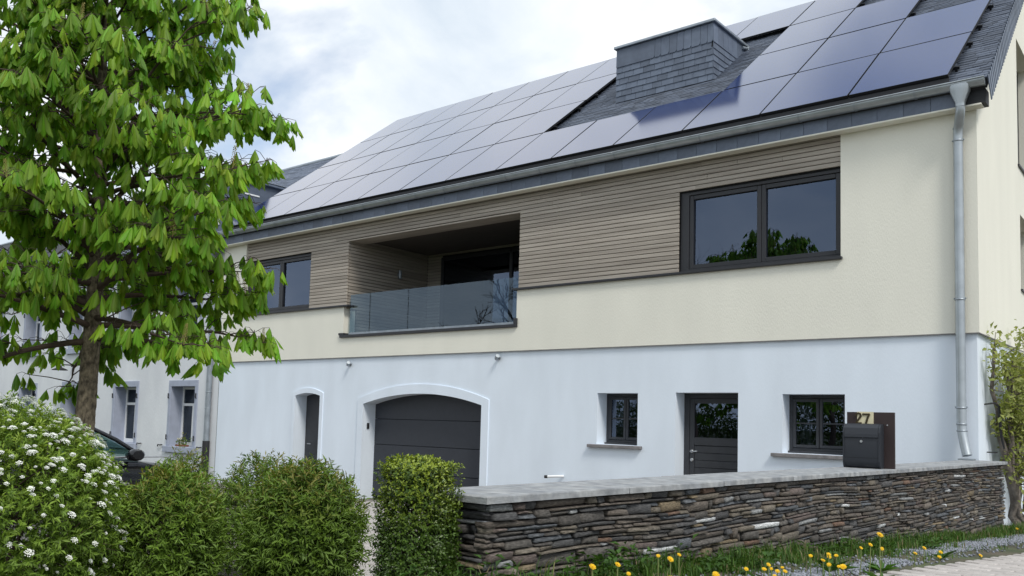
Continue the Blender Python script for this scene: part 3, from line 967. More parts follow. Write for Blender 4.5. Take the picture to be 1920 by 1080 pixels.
# panel grid
COLP, ROWP = 1.245, 1.77
PX0 = -0.227
PS0 = (-0.15 - EAVE_Y) / CT - 0.08
PH = 0.13
layout = [list(range(0, 13)), [0, 1, 2] + list(range(6, 13)), [1, 2] + list(range(6, 13)), list(range(2, 13))]
covered = {(c, r) for r, cs in enumerate(layout) for c in cs}
def under_panel(x, s):
    c = math.floor((PX0 - x) / COLP); r = math.floor((s - PS0) / ROWP)
    if (c, r) not in covered: return False
    fx = (PX0 - x) / COLP - c; fr = (s - PS0) / ROWP - r
    near = [(c - 1, r) if fx < .12 else None, (c + 1, r) if fx > .88 else None, (c, r - 1) if fr < .16 else None, (c, r + 1) if fr > .84 else None]
    return all(q is None or q in covered for q in near)
V, F, C = slate_field(lambda s: X_L - .05, verge_x, 0.0, S_RIDGE - .02, 0.100, .14, .26, lambda x, s, h: roof_p(x, s, h), under_panel)
tag(link('roof_slates', np_mesh('roof_slates', V, F, M['slate'], False, np.array(C)), roof), kind='stuff')
# hung slates along the verge, each one a piece
vm = MB()
vm.prism([(0, .03), (.120, .03), (.120, -.20), (.085, -.262), (.0, -.275)], lambda u, v: (0.0, u, v), lambda u, v: (0.012, u, v))
vmesh = vm.mesh('verge_slate', M['slatepart'])
k = 0; s = -0.02
while s < S_RIDGE:
    p = roof_p(verge_x(s), s, .012)
    Mx = Matrix.Translation((p[0] + .004, p[1], p[2])) @ Matrix.Rotation(R(-4), 4, 'Y') @ Matrix.Rotation(R(2), 4, 'Z') @ Matrix.Rotation(R(37.6 - 14), 4, 'X')
    link('verge_slate', vmesh, roof, Mx)
    s += .142; k += 1
MB().add([(X_L, RIDGE_Y - .14, roof_z(RIDGE_Y) - .08), (X_L, RIDGE_Y, roof_z(RIDGE_Y) + .03), (X_L, RIDGE_Y + .14, roof_z(RIDGE_Y) - .08),
          (-.05, RIDGE_Y - .14, roof_z(RIDGE_Y) - .08), (-.05, RIDGE_Y, roof_z(RIDGE_Y) + .03), (-.05, RIDGE_Y + .14, roof_z(RIDGE_Y) - .08)],
         [(0, 3, 4, 1), (1, 4, 5, 2)]).build('ridge_cap', M['zincdark'], roof)

# ---- solar panels
gp = MB(); gp.box(.006, COLP - .026, .006, ROWP - .046, .03, .037)
gmesh = gp.mesh('solar_panel', M['solar'])
fp = MB()
for a, b, c, d in ((0, .006, 0, ROWP - .040), (COLP - .026, COLP - .020, 0, ROWP - .040), (.006, COLP - .026, 0, .006), (.006, COLP - .026, ROWP - .046, ROWP - .040)):
    fp.box(a, b, c, d, 0, .0365)
fp.box(.006, COLP - .026, .006, ROWP - .046, .02, .0295)
fmesh = fp.mesh('panel_frame', M['frame_black'])
ROT = Matrix.Rotation(R(37.6), 4, 'X')
for r, cs in enumerate(layout):
    for c in cs:
        x = PX0 - (c + 1) * COLP + .014
        p = roof_p(x, PS0 + r * ROWP, PH - .037)
        tilt = Matrix.Rotation(R(random.uniform(-.12, .12)), 4, 'X') @ Matrix.Rotation(R(random.uniform(-.12, .12)), 4, 'Y')
        o = link('solar_panel', gmesh, house, Matrix.Translation(p) @ ROT @ tilt)
        f = bpy.data.objects.new('panel_frame', fmesh); COL.objects.link(f); f.parent = o
# mounting rails, sticking out a little at the free ends
rr = MB()
def rail_run(c0, c1, r):
    for fr in (.22, .78):
        s = PS0 + (r + fr) * ROWP
        x0 = PX0 - c0 * COLP + .055; x1 = PX0 - c1 * COLP - .02
        pts = [roof_p(x, s + q, h) for x in (x0, x1) for q, h in ((-.02, .05), (.02, .05), (.02, .088), (-.02, .088))]
        rr.add(pts, [(0, 1, 2, 3), (4, 7, 6, 5), (0, 4, 5, 1), (1, 5, 6, 2), (2, 6, 7, 3), (3, 7, 4, 0)])
        x = x0 - .04
        pts = [roof_p(x + a, s + q, h) for a in (-.014, .014) for q, h in ((-.022, .012), (.022, .012), (.022, .092), (-.022, .092))]
        rr.add(pts, [(0, 1, 2, 3), (4, 7, 6, 5), (0, 4, 5, 1), (1, 5, 6, 2), (2, 6, 7, 3), (3, 7, 4, 0)])
rail_run(0, 13, 0)
for c0, c1, r in ((0, 3, 1), (6, 13, 1), (1, 3, 2), (6, 13, 2), (2, 13, 3)): rail_run(c0, c1, r)
rr.build('mounting_rail', M['frame_black'], roof)
# dark closing strip below the lowest row
a0 = roof_p(PX0, PS0 + .02, PH - .035); b0 = roof_p(PX0 - 13 * COLP, PS0 + .02, PH - .035)
a1 = roof_p(PX0, PS0 - .05, .02); b1 = roof_p(PX0 - 13 * COLP, PS0 - .05, .02)
MB().add([a0, b0, b1, a1] + [(p[0], p[1] + .006, p[2]) for p in (a0, b0, b1, a1)], [(0, 1, 2, 3), (7, 6, 5, 4), (0, 4, 5, 1), (1, 5, 6, 2), (2, 6, 7, 3), (3, 7, 4, 0)]).build('closing_strip', M['guard'], roof)

# ---- slate-hung roof box (dormer)
DX0_, DX1_, DYF, DZT = -6.755, -4.695, 2.19, 8.40
mb = MB()
yb_ = EAVE_Y + (DZT - .05 - roof_z(EAVE_Y)) / TANP
mb.add([(DX0_, DYF, roof_z(DYF) - .1), (DX1_, DYF, roof_z(DYF) - .1), (DX1_, DYF, DZT), (DX0_, DYF, DZT),
        (DX0_, yb_, DZT), (DX1_, yb_, DZT)], [(0, 1, 2, 3), (1, 5, 2), (0, 3, 4), (3, 2, 5, 4)])
dormer = mb.build('dormer', M['slatebase'], house)
tag(dormer, 'box dormer hung with grey slates, standing between the solar panels')
zb = roof_z(DYF)
# front courses
zrow = zb + .03
rows = []
h_ = .118
while zrow + h_ < DZT - .34:
    rows.append((zrow, zrow + h_)); zrow += h_
for i, (z0, z1) in enumerate(rows):
    x = DX0_ - .004 - (0.11 if i % 2 else 0)
    while x < DX1_ + .004:
        w = random.uniform(.19, .25)
        a, b = max(x, DX0_ - .004), min(x + w - .006, DX1_ + .004)
        if b - a > .03:
            s = MB(); j = random.uniform(-.003, .003)
            s.add([(a, DYF - .022, z0 + j), (b, DYF - .022, z0 - j), (b, DYF - .006, z1 + .03), (a, DYF - .006, z1 + .03),
                   (a, DYF - .010, z0 + j), (b, DYF - .010, z0 - j), (b, DYF + .003, z1 + .03), (a, DYF + .003, z1 + .03)],
                  [(0, 1, 2, 3), (4, 5, 1, 0), (5, 6, 2, 1), (7, 4, 0, 3), (3, 2, 6, 7)])
            s.build('slate', M['slatepart'], dormer)
        x += w
# upper band of tall slates
zt0 = rows[-1][1]
x = DX0_ - .004
while x < DX1_:
    w = random.uniform(.85, .95) if x < DX0_ + .6 else random.uniform(.13, .19)
    a, b = x, min(x + w - .006, DX1_ + .004)
    if b - a > .03:
        s = MB()
        pl = [(a, zt0 + .0), (b - .03, zt0), (b, zt0 + .035), (b, DZT - .03), (a, DZT - .03)]
        s.prism(pl, lambda u, v: (u, DYF - .024 + (v - zt0) * .03, v), lambda u, v: (u, DYF - .008 + (v - zt0) * .01, v))
        s.build('slate', M['slatepart'], dormer)
    x += w
# right cheek
for i, (z0, z1) in enumerate(rows + [(zt0, DZT - .03)]):
    yend0 = EAVE_Y + (z0 - roof_z(EAVE_Y)) / TANP
    yend = EAVE_Y + (z1 - roof_z(EAVE_Y)) / TANP
    y = DYF - .02
    step = .22 if i < len(rows) else .2
    while y < yend:
        a, b = y, min(y + step - .006, yend)
        if b - a > .03:
            lo = lambda q: max(z0, roof_z(q) - .01)
            s = MB()
            xx = DX1_
            s.add([(xx + .022, a, lo(a)), (xx + .022, b, min(lo(b), z1)), (xx + .008, b, z1 + .02), (xx + .008, a, z1 + .02),
                   (xx + .008, a, lo(a)), (xx + .008, b, min(lo(b), z1))], [(0, 1, 2, 3), (4, 5, 1, 0), (4, 0, 3), (5, 2, 1)])
            s.build('slate', M['slatepart'], dormer)
        y += step
mb = MB(); mb.bbox(DX0_ - .05, DX1_ + .055, DYF - .06, yb_ + .10, DZT - .025, DZT + .028, .008); mb.build('dormer_roof', M['zincdark'], dormer)
mb = MB(); mb.tube([(DX1_ + .03, yb_ - .25, DZT - .10), (DX1_ + .05, yb_ - .05, DZT - .06)], .03, 8); mb.tube([(DX1_ + .05, yb_ - .05, DZT - .03), (DX1_ + .05, yb_ - .05, DZT - .12)], .035, 8); mb.build('dormer_spout', M['zincdark'], dormer)

# ================================================================== neighbouring house
nb = thing('neighbour_house', (-22, 4, -0.7), 'old pale grey rendered house with grey window surrounds, left of the modern house', 'house')
NX0, NX1, NTOP = -46.0, -16.64, 5.02
NW = [(-18.78, -17.65, .17, 1.70), (-21.76, -20.58, .17, 1.70), (-28.10, -26.98, .17, 1.69), (-31.3, -30.15, .17, 1.70),
      (-18.78, -17.62, 2.86, 4.30), (-21.70, -20.55, 2.86, 4.30), (-24.75, -23.6, 2.86, 4.30), (-28.05, -26.95, 2.86, 4.30), (-31.0, -29.98, 2.86, 4.30)]
ND = (-24.98, -23.7, -0.9, 1.69)
mb = MB()
wall_cells(mb, NX0, NX1, -1.0, NTOP, NW + [ND], lambda x, z: (x, -0.004, z))
mb.quad((NX0, 9.8, -1), (NX0, 0, -1), (NX0, 0, NTOP), (NX0, 9.8, NTOP))
mb.quad((NX1, 9.8, -1), (NX0, 9.8, -1), (NX0, 9.8, NTOP), (NX1, 9.8, NTOP))
nwall = mb.build('wall', M['neigh'], nb)
MB().box(-45.9, -16.7, .95, 1.0, -.95, 4.95).build('inner_wall', M['room'], nb)
def old_window(h, lower):
    x0, x1, z0, z1 = h
    s = MB(); t = .115; y = -.030
    for a, b, c, d in ((x0 - t, x0, z0, z1), (x1, x1 + t, z0, z1), (x0 - t, x1 + t, z1, z1 + .155)):
        s.bbox(a, b, y, .0, c, d, .004)
    o = s.build('window', M['surround'], nb)
    r = MB()
    reveal(r, h, -.002, .34, True, True)
    r.build('reveal', M['surround'], o)
    MB().bbox(x0 - .19, x1 + .17, -.085, .30, z0 - .155, z0 - .002, .006).build('window_sill', M['surround'], o)
    f = MB(); q = .065; Y0 = .30
    zt = z0 + (z1 - z0) * .70
    for a, b, c, d in ((x0, x0 + q, z0, z1), (x1 - q, x1, z0, z1), (x0 + q, x1 - q, z0, z0 + .10), (x0 + q, x1 - q, z1 - q, z1), (x0 + q, x1 - q, zt - .035, zt + .035)):
        f.bbox(a, b, Y0, Y0 + .06, c, d, .004)
    xm = (x0 + x1) / 2
    f.bbox(xm - .045, xm + .045, Y0 - .01, Y0 + .05, z0 + .10, zt - .035, .004)
    f.build('window_frame', M['frame_white'], o)
    for a, b, c, d in ((x0 + q, xm - .045, z0 + .10, zt - .035), (xm + .045, x1 - q, z0 + .10, zt - .035), (x0 + q, x1 - q, zt + .035, z1 - q)):
        MB().box(a, b, Y0 + .025, Y0 + .033, c, d).build('pane', M['window_old'], o)
    for xx in (x0 - .085, x1 + .085):
        for zz in (z0 + .22, z1 - .25):
            k = MB(); k.tube([(xx, -.03, zz - .05), (xx, -.055, zz - .05), (xx, -.055, zz + .07)], .016, 6); k.build('shutter_hook', M['iron'], o)
    for xx in ((x0 - .42, x1 + .30) if lower else (x0 - .38,)):
        k = MB(); k.tube([(xx - .10, -.03, z0 - .03), (xx - .05, -.05, z0 + .02), (xx + .06, -.06, z0 + .01), (xx + .13, -.03, z0 + .02)], .014, 6); k.build('shutter_stay', M['iron'], o)
for i, h in enumerate(NW): old_window(h, i < 4)
s = MB(); t = .13
for a, b, c, d in ((ND[0] - t, ND[0], -.9, ND[3]), (ND[1], ND[1] + t, -.9, ND[3]), (ND[0] - t, ND[1] + t, ND[3], ND[3] + .18)): s.bbox(a, b, -.03, 0, c, d, .004)
o = s.build('door', M['surround'], nb)
r = MB(); reveal(r, ND, -.002, .42); r.build('reveal', M['surround'], o)
MB().bbox(ND[0], ND[1], .36, .41, -.9, ND[3], .004).build('door_leaf', M['darkdoor'], o)
# barn lamp over the door
k = MB(); k.tube([(-24.45, 0, 2.36), (-24.45, -.30, 2.36), (-24.45, -.38, 2.30)], .018, 8); k.lathe([(0, .02), (.05, .02), (.05, -.05), (0, -.05)], (-24.45, -.02, 2.36), 'y', 10)
o = k.build('door_lamp', M['iron'], nb)
k = MB(); k.lathe([(.03, .10), (.05, .06), (.21, -.01), (.22, -.03), (.19, -.02), (.03, .03)], (-24.45, -.40, 2.22), 'z', 18); k.build('lamp_shade', M['iron'], o)
# eaves, gutter, roof
MB().bbox(NX0, NX1 - .02, -.30, .04, NTOP - .02, NTOP + .06, .004).build('eaves_board', M['surround'], nb)
k = MB(); k.tube([(NX0, -.30, NTOP + .02), (NX1 - .3, -.30, NTOP + .02)], .065, 10); k.build('gutter', M['zincdark'], nb)
k = MB(); k.tube([(-16.93, -.28, NTOP), (-16.93, -.12, NTOP - .25), (-16.93, -.085, NTOP - .4), (-16.93, -.085, .35)], .068, 12); o = k.build('downpipe', M['zincdark'], nb)
k = MB(); k.tube([(-16.93, -.085, .36), (-16.93, -.085, -.8)], .085, 12); k.build('cast_iron_foot', M['iron'], o)
k = MB()
for z in (1.55, 1.15): k.lathe([(.068, -.012), (.074, -.01), (.074, .01), (.068, .012)], (-16.93, -.085, z), 'z', 12)
k.build('pipe_collar', M['zincdark'], o)
NP = math.atan2(9.02 - 5.06, 5.0 + .30); NC, NS = math.cos(NP), math.sin(NP)
def nroof(x, s, h=0.0): return (x, -.30 + s * NC - h * NS, 5.06 + s * NS + h * NC)
NSR = 5.3 / NC
mb = MB()
P = [nroof(NX0, 0), nroof(NX1, 0), nroof(NX1, NSR), nroof(NX0, NSR)]
Q = [nroof(NX0, 0, -.12), nroof(NX1, 0, -.12), nroof(NX1, NSR, -.12), nroof(NX0, NSR, -.12)]
mb.add(P + Q, [(0, 1, 2, 3), (7, 6, 5, 4), (0, 4, 5, 1), (1, 5, 6, 2), (3, 7, 4, 0)])
mb.add([(p[0], 10.0 - p[1], p[2]) for p in P + Q], [(3, 2, 1, 0), (4, 5, 6, 7), (1, 5, 4, 0), (2, 6, 5, 1), (0, 4, 7, 3)])
nr = mb.build('roof', M['slatebase'], nb)
V, F, C = slate_field(lambda s: -30.0, lambda s: NX1, 0, NSR, .13, .2, .32, nroof, None, 1.5, 5)
tag(link('roof_slates', np_mesh('roof_slates', V, F, M['slate'], False, np.array(C)), nr), kind='stuff')
k = MB(); k.tube([(NX0, 5, 9.03), (NX1, 5, 9.03)], .07, 8); k.build('ridge_cap', M['zincdark'], nr)
# dormer of the neighbour
def ndormer(x0, x1, yf, zt):
    mb = MB()
    yb = -.30 + (zt - 5.06) / NS * NC
    zf = 5.06 + (yf + .30) * NS / NC
    mb.add([(x0, yf, zf - .1), (x1, yf, zf - .1), (x1, yf, zt), (x0, yf, zt), (x0, yb, zt), (x1, yb, zt)], [(0, 1, 2, 3), (1, 5, 2), (0, 3, 4), (3, 2, 5, 4)])
    d = mb.build('dormer', M['slatepart'], nb)
    MB().bbox(x0 - .10, x1 + .10, yf - .14, yb + .35, zt, zt + .07, .01).build('dormer_roof', M['slatepart'], d)
    MB().bbox(x0 - .12, x1 + .12, yf - .16, yb + .2, zt + .072, zt + .09, .004).build('roof_edging', M['zincdark'], d)
    w = MB()
    a, b, c, e_ = x0 + .25, x1 - .25, zf + .18, zt - .12
    for q in ((a, a + .07, c, e_), (b - .07, b, c, e_), (a + .07, b - .07, c, c + .07), (a + .07, b - .07, e_ - .07, e_), ((a + b) / 2 - .04, (a + b) / 2 + .04, c + .07, e_ - .07)):
        w.bbox(q[0], q[1], yf - .05, yf - .002, q[2], q[3], .004)
    w.build('dormer_window', M['frame_white'], d)
    MB().box(a + .07, b - .07, yf - .03, yf - .022, c + .07, e_ - .07).build('pane', M['window_old'], d)
    MB().bbox(x1 + .004, x1 + .02, yf + .55, yf + 1.0, zt - .36, zt - .32, .002).build('flashing_strip', M['frame_white'], d)
ndormer(-20.2, -17.9, .72, 7.28)
ndormer(-27.0, -24.7, .72, 7.28)
# little plant on the neighbour's sill
pot = thing('potted_plant', (-18.35, .10, .17), 'small white-flowering potted plant on the grey window sill', 'plant')
k = MB(); k.bbox(-18.55, -18.12, .03, .17, .171, .215, .006); k.build('plant_tray', M['terracotta'], pot)

# ================================================================== leaf builders (numpy)
def norm(a): return a / np.maximum(np.linalg.norm(a, axis=-1, keepdims=True), 1e-9)
def frames(axis, up):
    a = norm(axis); s = norm(np.cross(a, up)); n = np.cross(s, a)
    return a, s, n
def leaves(pos, axis, up, length, width, col, fold=.25, droop=.12):
    """folded diamond leaf: 2 triangles each side"""
    a, s, n = frames(axis, up)
    Ln = length[:, None]; Wd = width[:, None]
    b = pos
    l = pos + a * Ln * .45 - s * Wd * .5 + n * Wd * fold
    r = pos + a * Ln * .45 + s * Wd * .5 + n * Wd * fold
    t = pos + a * Ln - n * Ln * droop
    V = np.stack([b, r, t, l], 1).reshape(-1, 3)
    k = np.arange(len(pos))[:, None] * 4
    F = np.concatenate([k + np.array([[0, 1, 2]]), k + np.array([[0, 2, 3]])])
    return V, F, np.repeat(col, 4, axis=0)
def rand_dirs(n, r):
    return norm(r.normal(size=(n, 3)))

def shrub(name, label, base, pts, outs, ls, ws, colfn, mat, n_leaf, spread, sprig_len, seed, group=None, trunks=8, tall=1.0):
    """pts/outs: sprig roots and outward directions; each sprig carries n_leaf leaves"""
    r = np.random.default_rng(seed)
    t = thing(name, base, label, 'shrub', group)
    k = len(pts)
    sd = norm(outs + r.normal(size=(k, 3)) * spread + np.array([0, 0, .35]))
    P = []; A = []; U = []; hh = []
    for j in range(n_leaf):
        f = (j + r.uniform(0, 1, k)) / n_leaf
        p = pts + sd * (sprig_len * f)[:, None]
        rad = rand_dirs(k, r); rad = norm(rad - sd * np.sum(rad * sd, 1, keepdims=True))
        ax = norm(sd * (.35 + .5 * f)[:, None] + rad * .8 + np.array([0, 0, -.08]))
        P.append(p); A.append(ax); U.append(norm(sd + r.normal(size=(k, 3)) * .25 + np.array([0, 0, .5]))); hh.append(f)
    P = np.concatenate(P); A = np.concatenate(A); U = np.concatenate(U); hh = np.concatenate(hh)
    n = len(P)
    ln = r.uniform(ls[0], ls[1], n); wd = ln * r.uniform(ws[0], ws[1], n)
    C = colfn(P, hh, np.tile(np.arange(k), n_leaf), r)
    V, F, CC = leaves(P, A, U, ln, wd, C)
    tag(link('foliage', np_mesh('foliage', V, F, mat, False, CC), t), kind='stuff')
    st = MB()
    for i in range(trunks):
        q = pts[r.integers(0, k)]
        b = Vector(base) + Vector((r.uniform(-.12, .12), r.uniform(-.12, .12), 0))
        m_ = (Vector(q) + b) * .5 + Vector((r.uniform(-.1, .1), r.uniform(-.1, .1), .12))
        st.tube([b, m_, Vector(q)], [.012, .008, .004], 5)
    # finer twigs reaching the sprigs
    for i in r.integers(0, k, min(k, 260)):
        q = Vector(pts[i]); d = Vector(sd[i])
        st.tube([q - d * .12 - Vector((0, 0, .03)), q, q + d * sprig_len], [.003, .0022, .001], 4, False)
    st.build('stems', M['twig'], t)
    return t, sd

def blob_points(n, c, rad, r, shell=.55, bumps=None, zmin=None, box=0.0):
    """points through an irregular rounded volume; box>0 squares it off"""
    d = rand_dirs(n, r)
    if box > 0:
        m = np.max(np.abs(d), axis=1, keepdims=True)
        d2 = d / m
        d = d * (1 - box) + d2 * box
    f = shell + (1 - shell) * r.uniform(0, 1, n) ** .45
    bm = np.ones(n)
    if bumps is not None:
        for (bd, amp, sh) in bumps:
            bm += amp * np.exp(-sh * (1 - norm(d) @ norm(np.array(bd))))
    p = np.array(c) + d * np.array(rad) * (f * bm)[:, None]
    o = norm(d / np.array(rad))
    if zmin is not None:
        k = p[:, 2] > zmin
        p, o = p[k], o[k]
    return p, o

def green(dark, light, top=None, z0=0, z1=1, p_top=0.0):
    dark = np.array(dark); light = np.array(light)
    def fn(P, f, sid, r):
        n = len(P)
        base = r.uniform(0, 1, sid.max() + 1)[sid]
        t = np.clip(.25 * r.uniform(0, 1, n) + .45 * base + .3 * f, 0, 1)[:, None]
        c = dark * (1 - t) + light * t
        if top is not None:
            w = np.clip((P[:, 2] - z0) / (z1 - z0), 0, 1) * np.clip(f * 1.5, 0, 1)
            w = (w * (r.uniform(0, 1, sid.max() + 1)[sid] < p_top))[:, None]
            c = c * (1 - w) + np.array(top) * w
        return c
    return fn

# leaves and blossoms of the plant on the neighbour's sill
rq = np.random.default_rng(6)
P = np.stack([rq.uniform(-18.52, -18.20, 150), rq.uniform(.03, .16, 150), rq.uniform(.20, .36, 150)], 1)
ln = rq.uniform(.04, .08, 150)
V, F, CC = leaves(P, norm(rq.normal(size=P.shape) + np.array([0, -.3, .5])), np.tile(np.array([0, 0, 1.0]), (150, 1)) + rq.normal(size=P.shape) * .4, ln, ln * .5,
                  np.where(rq.uniform(0, 1, (150, 1)) < .4, np.array([.75, .74, .62]), np.array([.12, .19, .05])))
tag(link('foliage', np_mesh('foliage', V, F, M['leaf_shrub'], False, CC), pot), kind='stuff')

# ---- flowering spirea, far left
r = np.random.default_rng(11)
bumps = [((.3, -.2, .9), .10, 6), ((-.8, -.2, .6), .12, 8), ((.9, .1, .1), .08, 8), ((.6, -.7, .3), .08, 9), ((-.2, -.9, .4), .10, 9)]
SP_C = (-2.72, -10.02, .41); SP_R = (.60, .58, .57)
p1, o1 = blob_points(5200, SP_C, SP_R, r, .55, bumps, -.02)
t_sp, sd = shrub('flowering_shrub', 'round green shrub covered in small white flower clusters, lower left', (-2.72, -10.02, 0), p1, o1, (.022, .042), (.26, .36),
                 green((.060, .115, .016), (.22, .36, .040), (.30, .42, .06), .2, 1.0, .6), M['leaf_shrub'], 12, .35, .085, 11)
# flower cluster: a flat dome of little white florets
def cluster_mesh(seed):
    r = random.Random(seed); b = MB()
    for i in range(38):
        a = i * 2.4; q = .023 * math.sqrt((i + .5) / 38)
        c = Vector((q * math.cos(a) * r.uniform(.7, 1.2), q * math.sin(a) * r.uniform(.7, 1.2), .014 * (1 - (q / .024) ** 2) + r.uniform(-.003, .003)))
        s = r.uniform(.0032, .0050); g = r.uniform(.80, .92)
        rot = r.uniform(0, 6)
        vs = []
        for k in range(10):
            ang = rot + 2 * math.pi * k / 10
            rr_ = s if k % 2 == 0 else s * .55
            vs.append(c + Vector((rr_ * math.cos(ang), rr_ * math.sin(ang), .0015 if k % 2 == 0 else 0)))
        vs.append(c + Vector((0, 0, -.0012)))
        b.add(vs, [(k, (k + 1) % 10, 10) for k in range(10)], False, (g * .98, g, g * .95))
    return b.mesh('flower_cluster', M['petal_white'])
clm = [cluster_mesh(i) for i in range(5)]
r = np.random.default_rng(12)
p2, o2 = blob_points(3200, SP_C, SP_R, r, .985, bumps, .10)
cand = []
for p, o in zip(p2, o2):
    px, py, d = to_pixel(p)
    tocam = (CAMPOS - Vector(p)).normalized()
    if -15 < px < 420 and Vector(o).dot(tocam) > -.1:
        w = .28 + .9 * max(0, min(1, (p[2] - .45) / .5))
        if r.uniform() < w * (.55 if py > 930 else 1): cand.append((p, o))
cand = [cand[i] for i in r.permutation(len(cand))]
for p, o in cand[:298]:
    n_ = (Vector(o) + Vector((0, 0, .9)) + Vector(r.normal(size=3) * .25)).normalized()
    q = n_.to_track_quat('Z', 'Y').to_matrix().to_4x4()
    sc = r.uniform(.35, .72) if r.uniform() < .75 else r.uniform(.7, 1.0)
    link('flower_cluster', clm[r.integers(0, 5)], t_sp, Matrix.Translation(Vector(p) + n_ * r.uniform(.05, .085)) @ q @ Matrix.Diagonal((sc, sc, sc, 1)))

# ---- three leafy shrubs of the hedge
def hedge_shrub(label, c, rad, n, seed, bumps, red=.5, ls=(.028, .054)):
    r = np.random.default_rng(seed)
    p, o = blob_points(int(n * 2.1), c, rad, r, .52, bumps, -.1)
    return shrub('leafy_shrub', label, (c[0], c[1], ground_z(c[0], c[1])), p, o, ls, (.20, .28),
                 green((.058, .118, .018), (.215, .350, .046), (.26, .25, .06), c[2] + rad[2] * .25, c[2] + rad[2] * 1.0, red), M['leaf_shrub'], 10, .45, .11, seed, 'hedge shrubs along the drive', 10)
hedge_shrub('narrow-leaved green shrub with reddish tips beside the white-flowering shrub', (-2.49, -9.17, .25), (.22, .25, .37), 900, 21,
            [((.5, -.5, .6), .10, 6), ((-.4, .2, .9), .08, 8), ((.9, .3, 0), .06, 6)], .30)
hedge_shrub('wide narrow-leaved green shrub left of the clipped box shrub', (-1.87, -8.67, .27), (.29, .28, .40), 1250, 22,
            [((.6, .2, .7), .08, 6), ((.9, .4, 0), .10, 5), ((-.6, -.4, .6), .04, 8)], .30)
hedge_shrub('green shrub at the back of the hedge, below the small arched door', (-3.35, -7.9, .14), (.42, .40, .46), 900, 23,
            [((0, 0, 1), .15, 6)], .25)
hedge_shrub('slender leafy shrub in front of the grey downpipe', (-4.55, -7.9, .10), (.22, .26, .52), 300, 24,
            [((0, 0, 1), .25, 8)], .4)

# ---- clipped box shrub at the end of the wall
r = np.random.default_rng(31)
bx_c = (-0.265, -9.32, .42); bx_r = (.105, .150, .425)
p, o = blob_points(9500, bx_c, bx_r, r, .50, [((-.5, -.3, .8), .05, 20), ((.6, .5, .5), .05, 20)], -.05, .80)
shrub('box_shrub', 'clipped upright box shrub with glossy leaves at the end of the stone wall', (-.255, -9.29, 0), p, o, (.011, .018), (.48, .62),
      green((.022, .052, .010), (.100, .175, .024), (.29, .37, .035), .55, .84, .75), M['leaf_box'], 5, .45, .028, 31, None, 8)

# ================================================================== chestnut tree
def leaflet(b, az, droop, length, width, tilt, col):
    """obovate leaflet hanging from the origin"""
    out = Vector((math.cos(az), math.sin(az), 0)); side = Vector((-math.sin(az), math.cos(az), 0))
    st = [(0, .03), (.22, .30), (.48, .72), (.70, 1.0), (.86, .74), (1.0, .02)]
    p = Vector((0, 0, 0)); rows_ = []
    last = 0
    for i, (t, w) in enumerate(st):
        ang = droop + (t ** 1.4) * tilt
        d = out * math.cos(ang) - Vector((0, 0, 1)) * math.sin(ang)
        nrm = out * math.sin(ang) + Vector((0, 0, 1)) * math.cos(ang)
        p = p + d * (t - last) * length; last = t
        hw = w * width * .5
        rows_.append((p - side * hw - nrm * hw * .85, p.copy(), p + side * hw - nrm * hw * .85))
    vs = [q for rw in rows_ for q in rw]
    f = []
    for i in range(len(st) - 1):
        f += [(i * 3, i * 3 + 3, i * 3 + 4, i * 3 + 1), (i * 3 + 1, i * 3 + 4, i * 3 + 5, i * 3 + 2)]
    n = len(b.v)
    b.v.extend([tuple(v) for v in vs]); b.f.extend([tuple(i + n for i in q) for q in f]); b.sm.extend([False] * len(f))
    for i, q in enumerate(vs):
        m_ = 1.22 if i % 3 == 1 else .92
        b.c.append((col[0] * m_, col[1] * m_, col[2] * m_))
def chestnut_leaf(seed):
    r = random.Random(seed); b = MB()
    n = r.choice([5, 6, 7, 7])
    L0 = r.uniform(.20, .265)
    g = r.uniform(.82, 1.2)
    young = r.random()
    col = (.152 * g * (1 + .35 * young), .305 * g * (1 + .12 * young), .024 * g)
    spread = r.uniform(2.4, 4.0)
    dr = R(r.uniform(46, 66))
    for i in range(n):
        f = (i - (n - 1) / 2) / ((n - 1) / 2)
        leaflet(b, f * spread * .5 + r.uniform(-.1, .1), dr + R(r.uniform(-7, 7)), L0 * (1 - .38 * abs(f) ** 1.5) * r.uniform(.94, 1.05), L0 * r.uniform(.215, .27) * (1 - .2 * abs(f)), R(r.uniform(10, 34)), (col[0] * r.uniform(.86, 1.14), col[1] * r.uniform(.86, 1.14), col[2]))
    return b
NVAR = 14
LB_ = [chestnut_leaf(100 + i) for i in range(NVAR)]
leaf_meshes = [b.mesh('leaf', M['leaf_chestnut']) for b in LB_]
LV = [np.array(b.v, dtype=np.float32) for b in LB_]; LF = [np.array(b.f, dtype=np.int32) for b in LB_]; LC = [np.array(b.c, dtype=np.float32) for b in LB_]

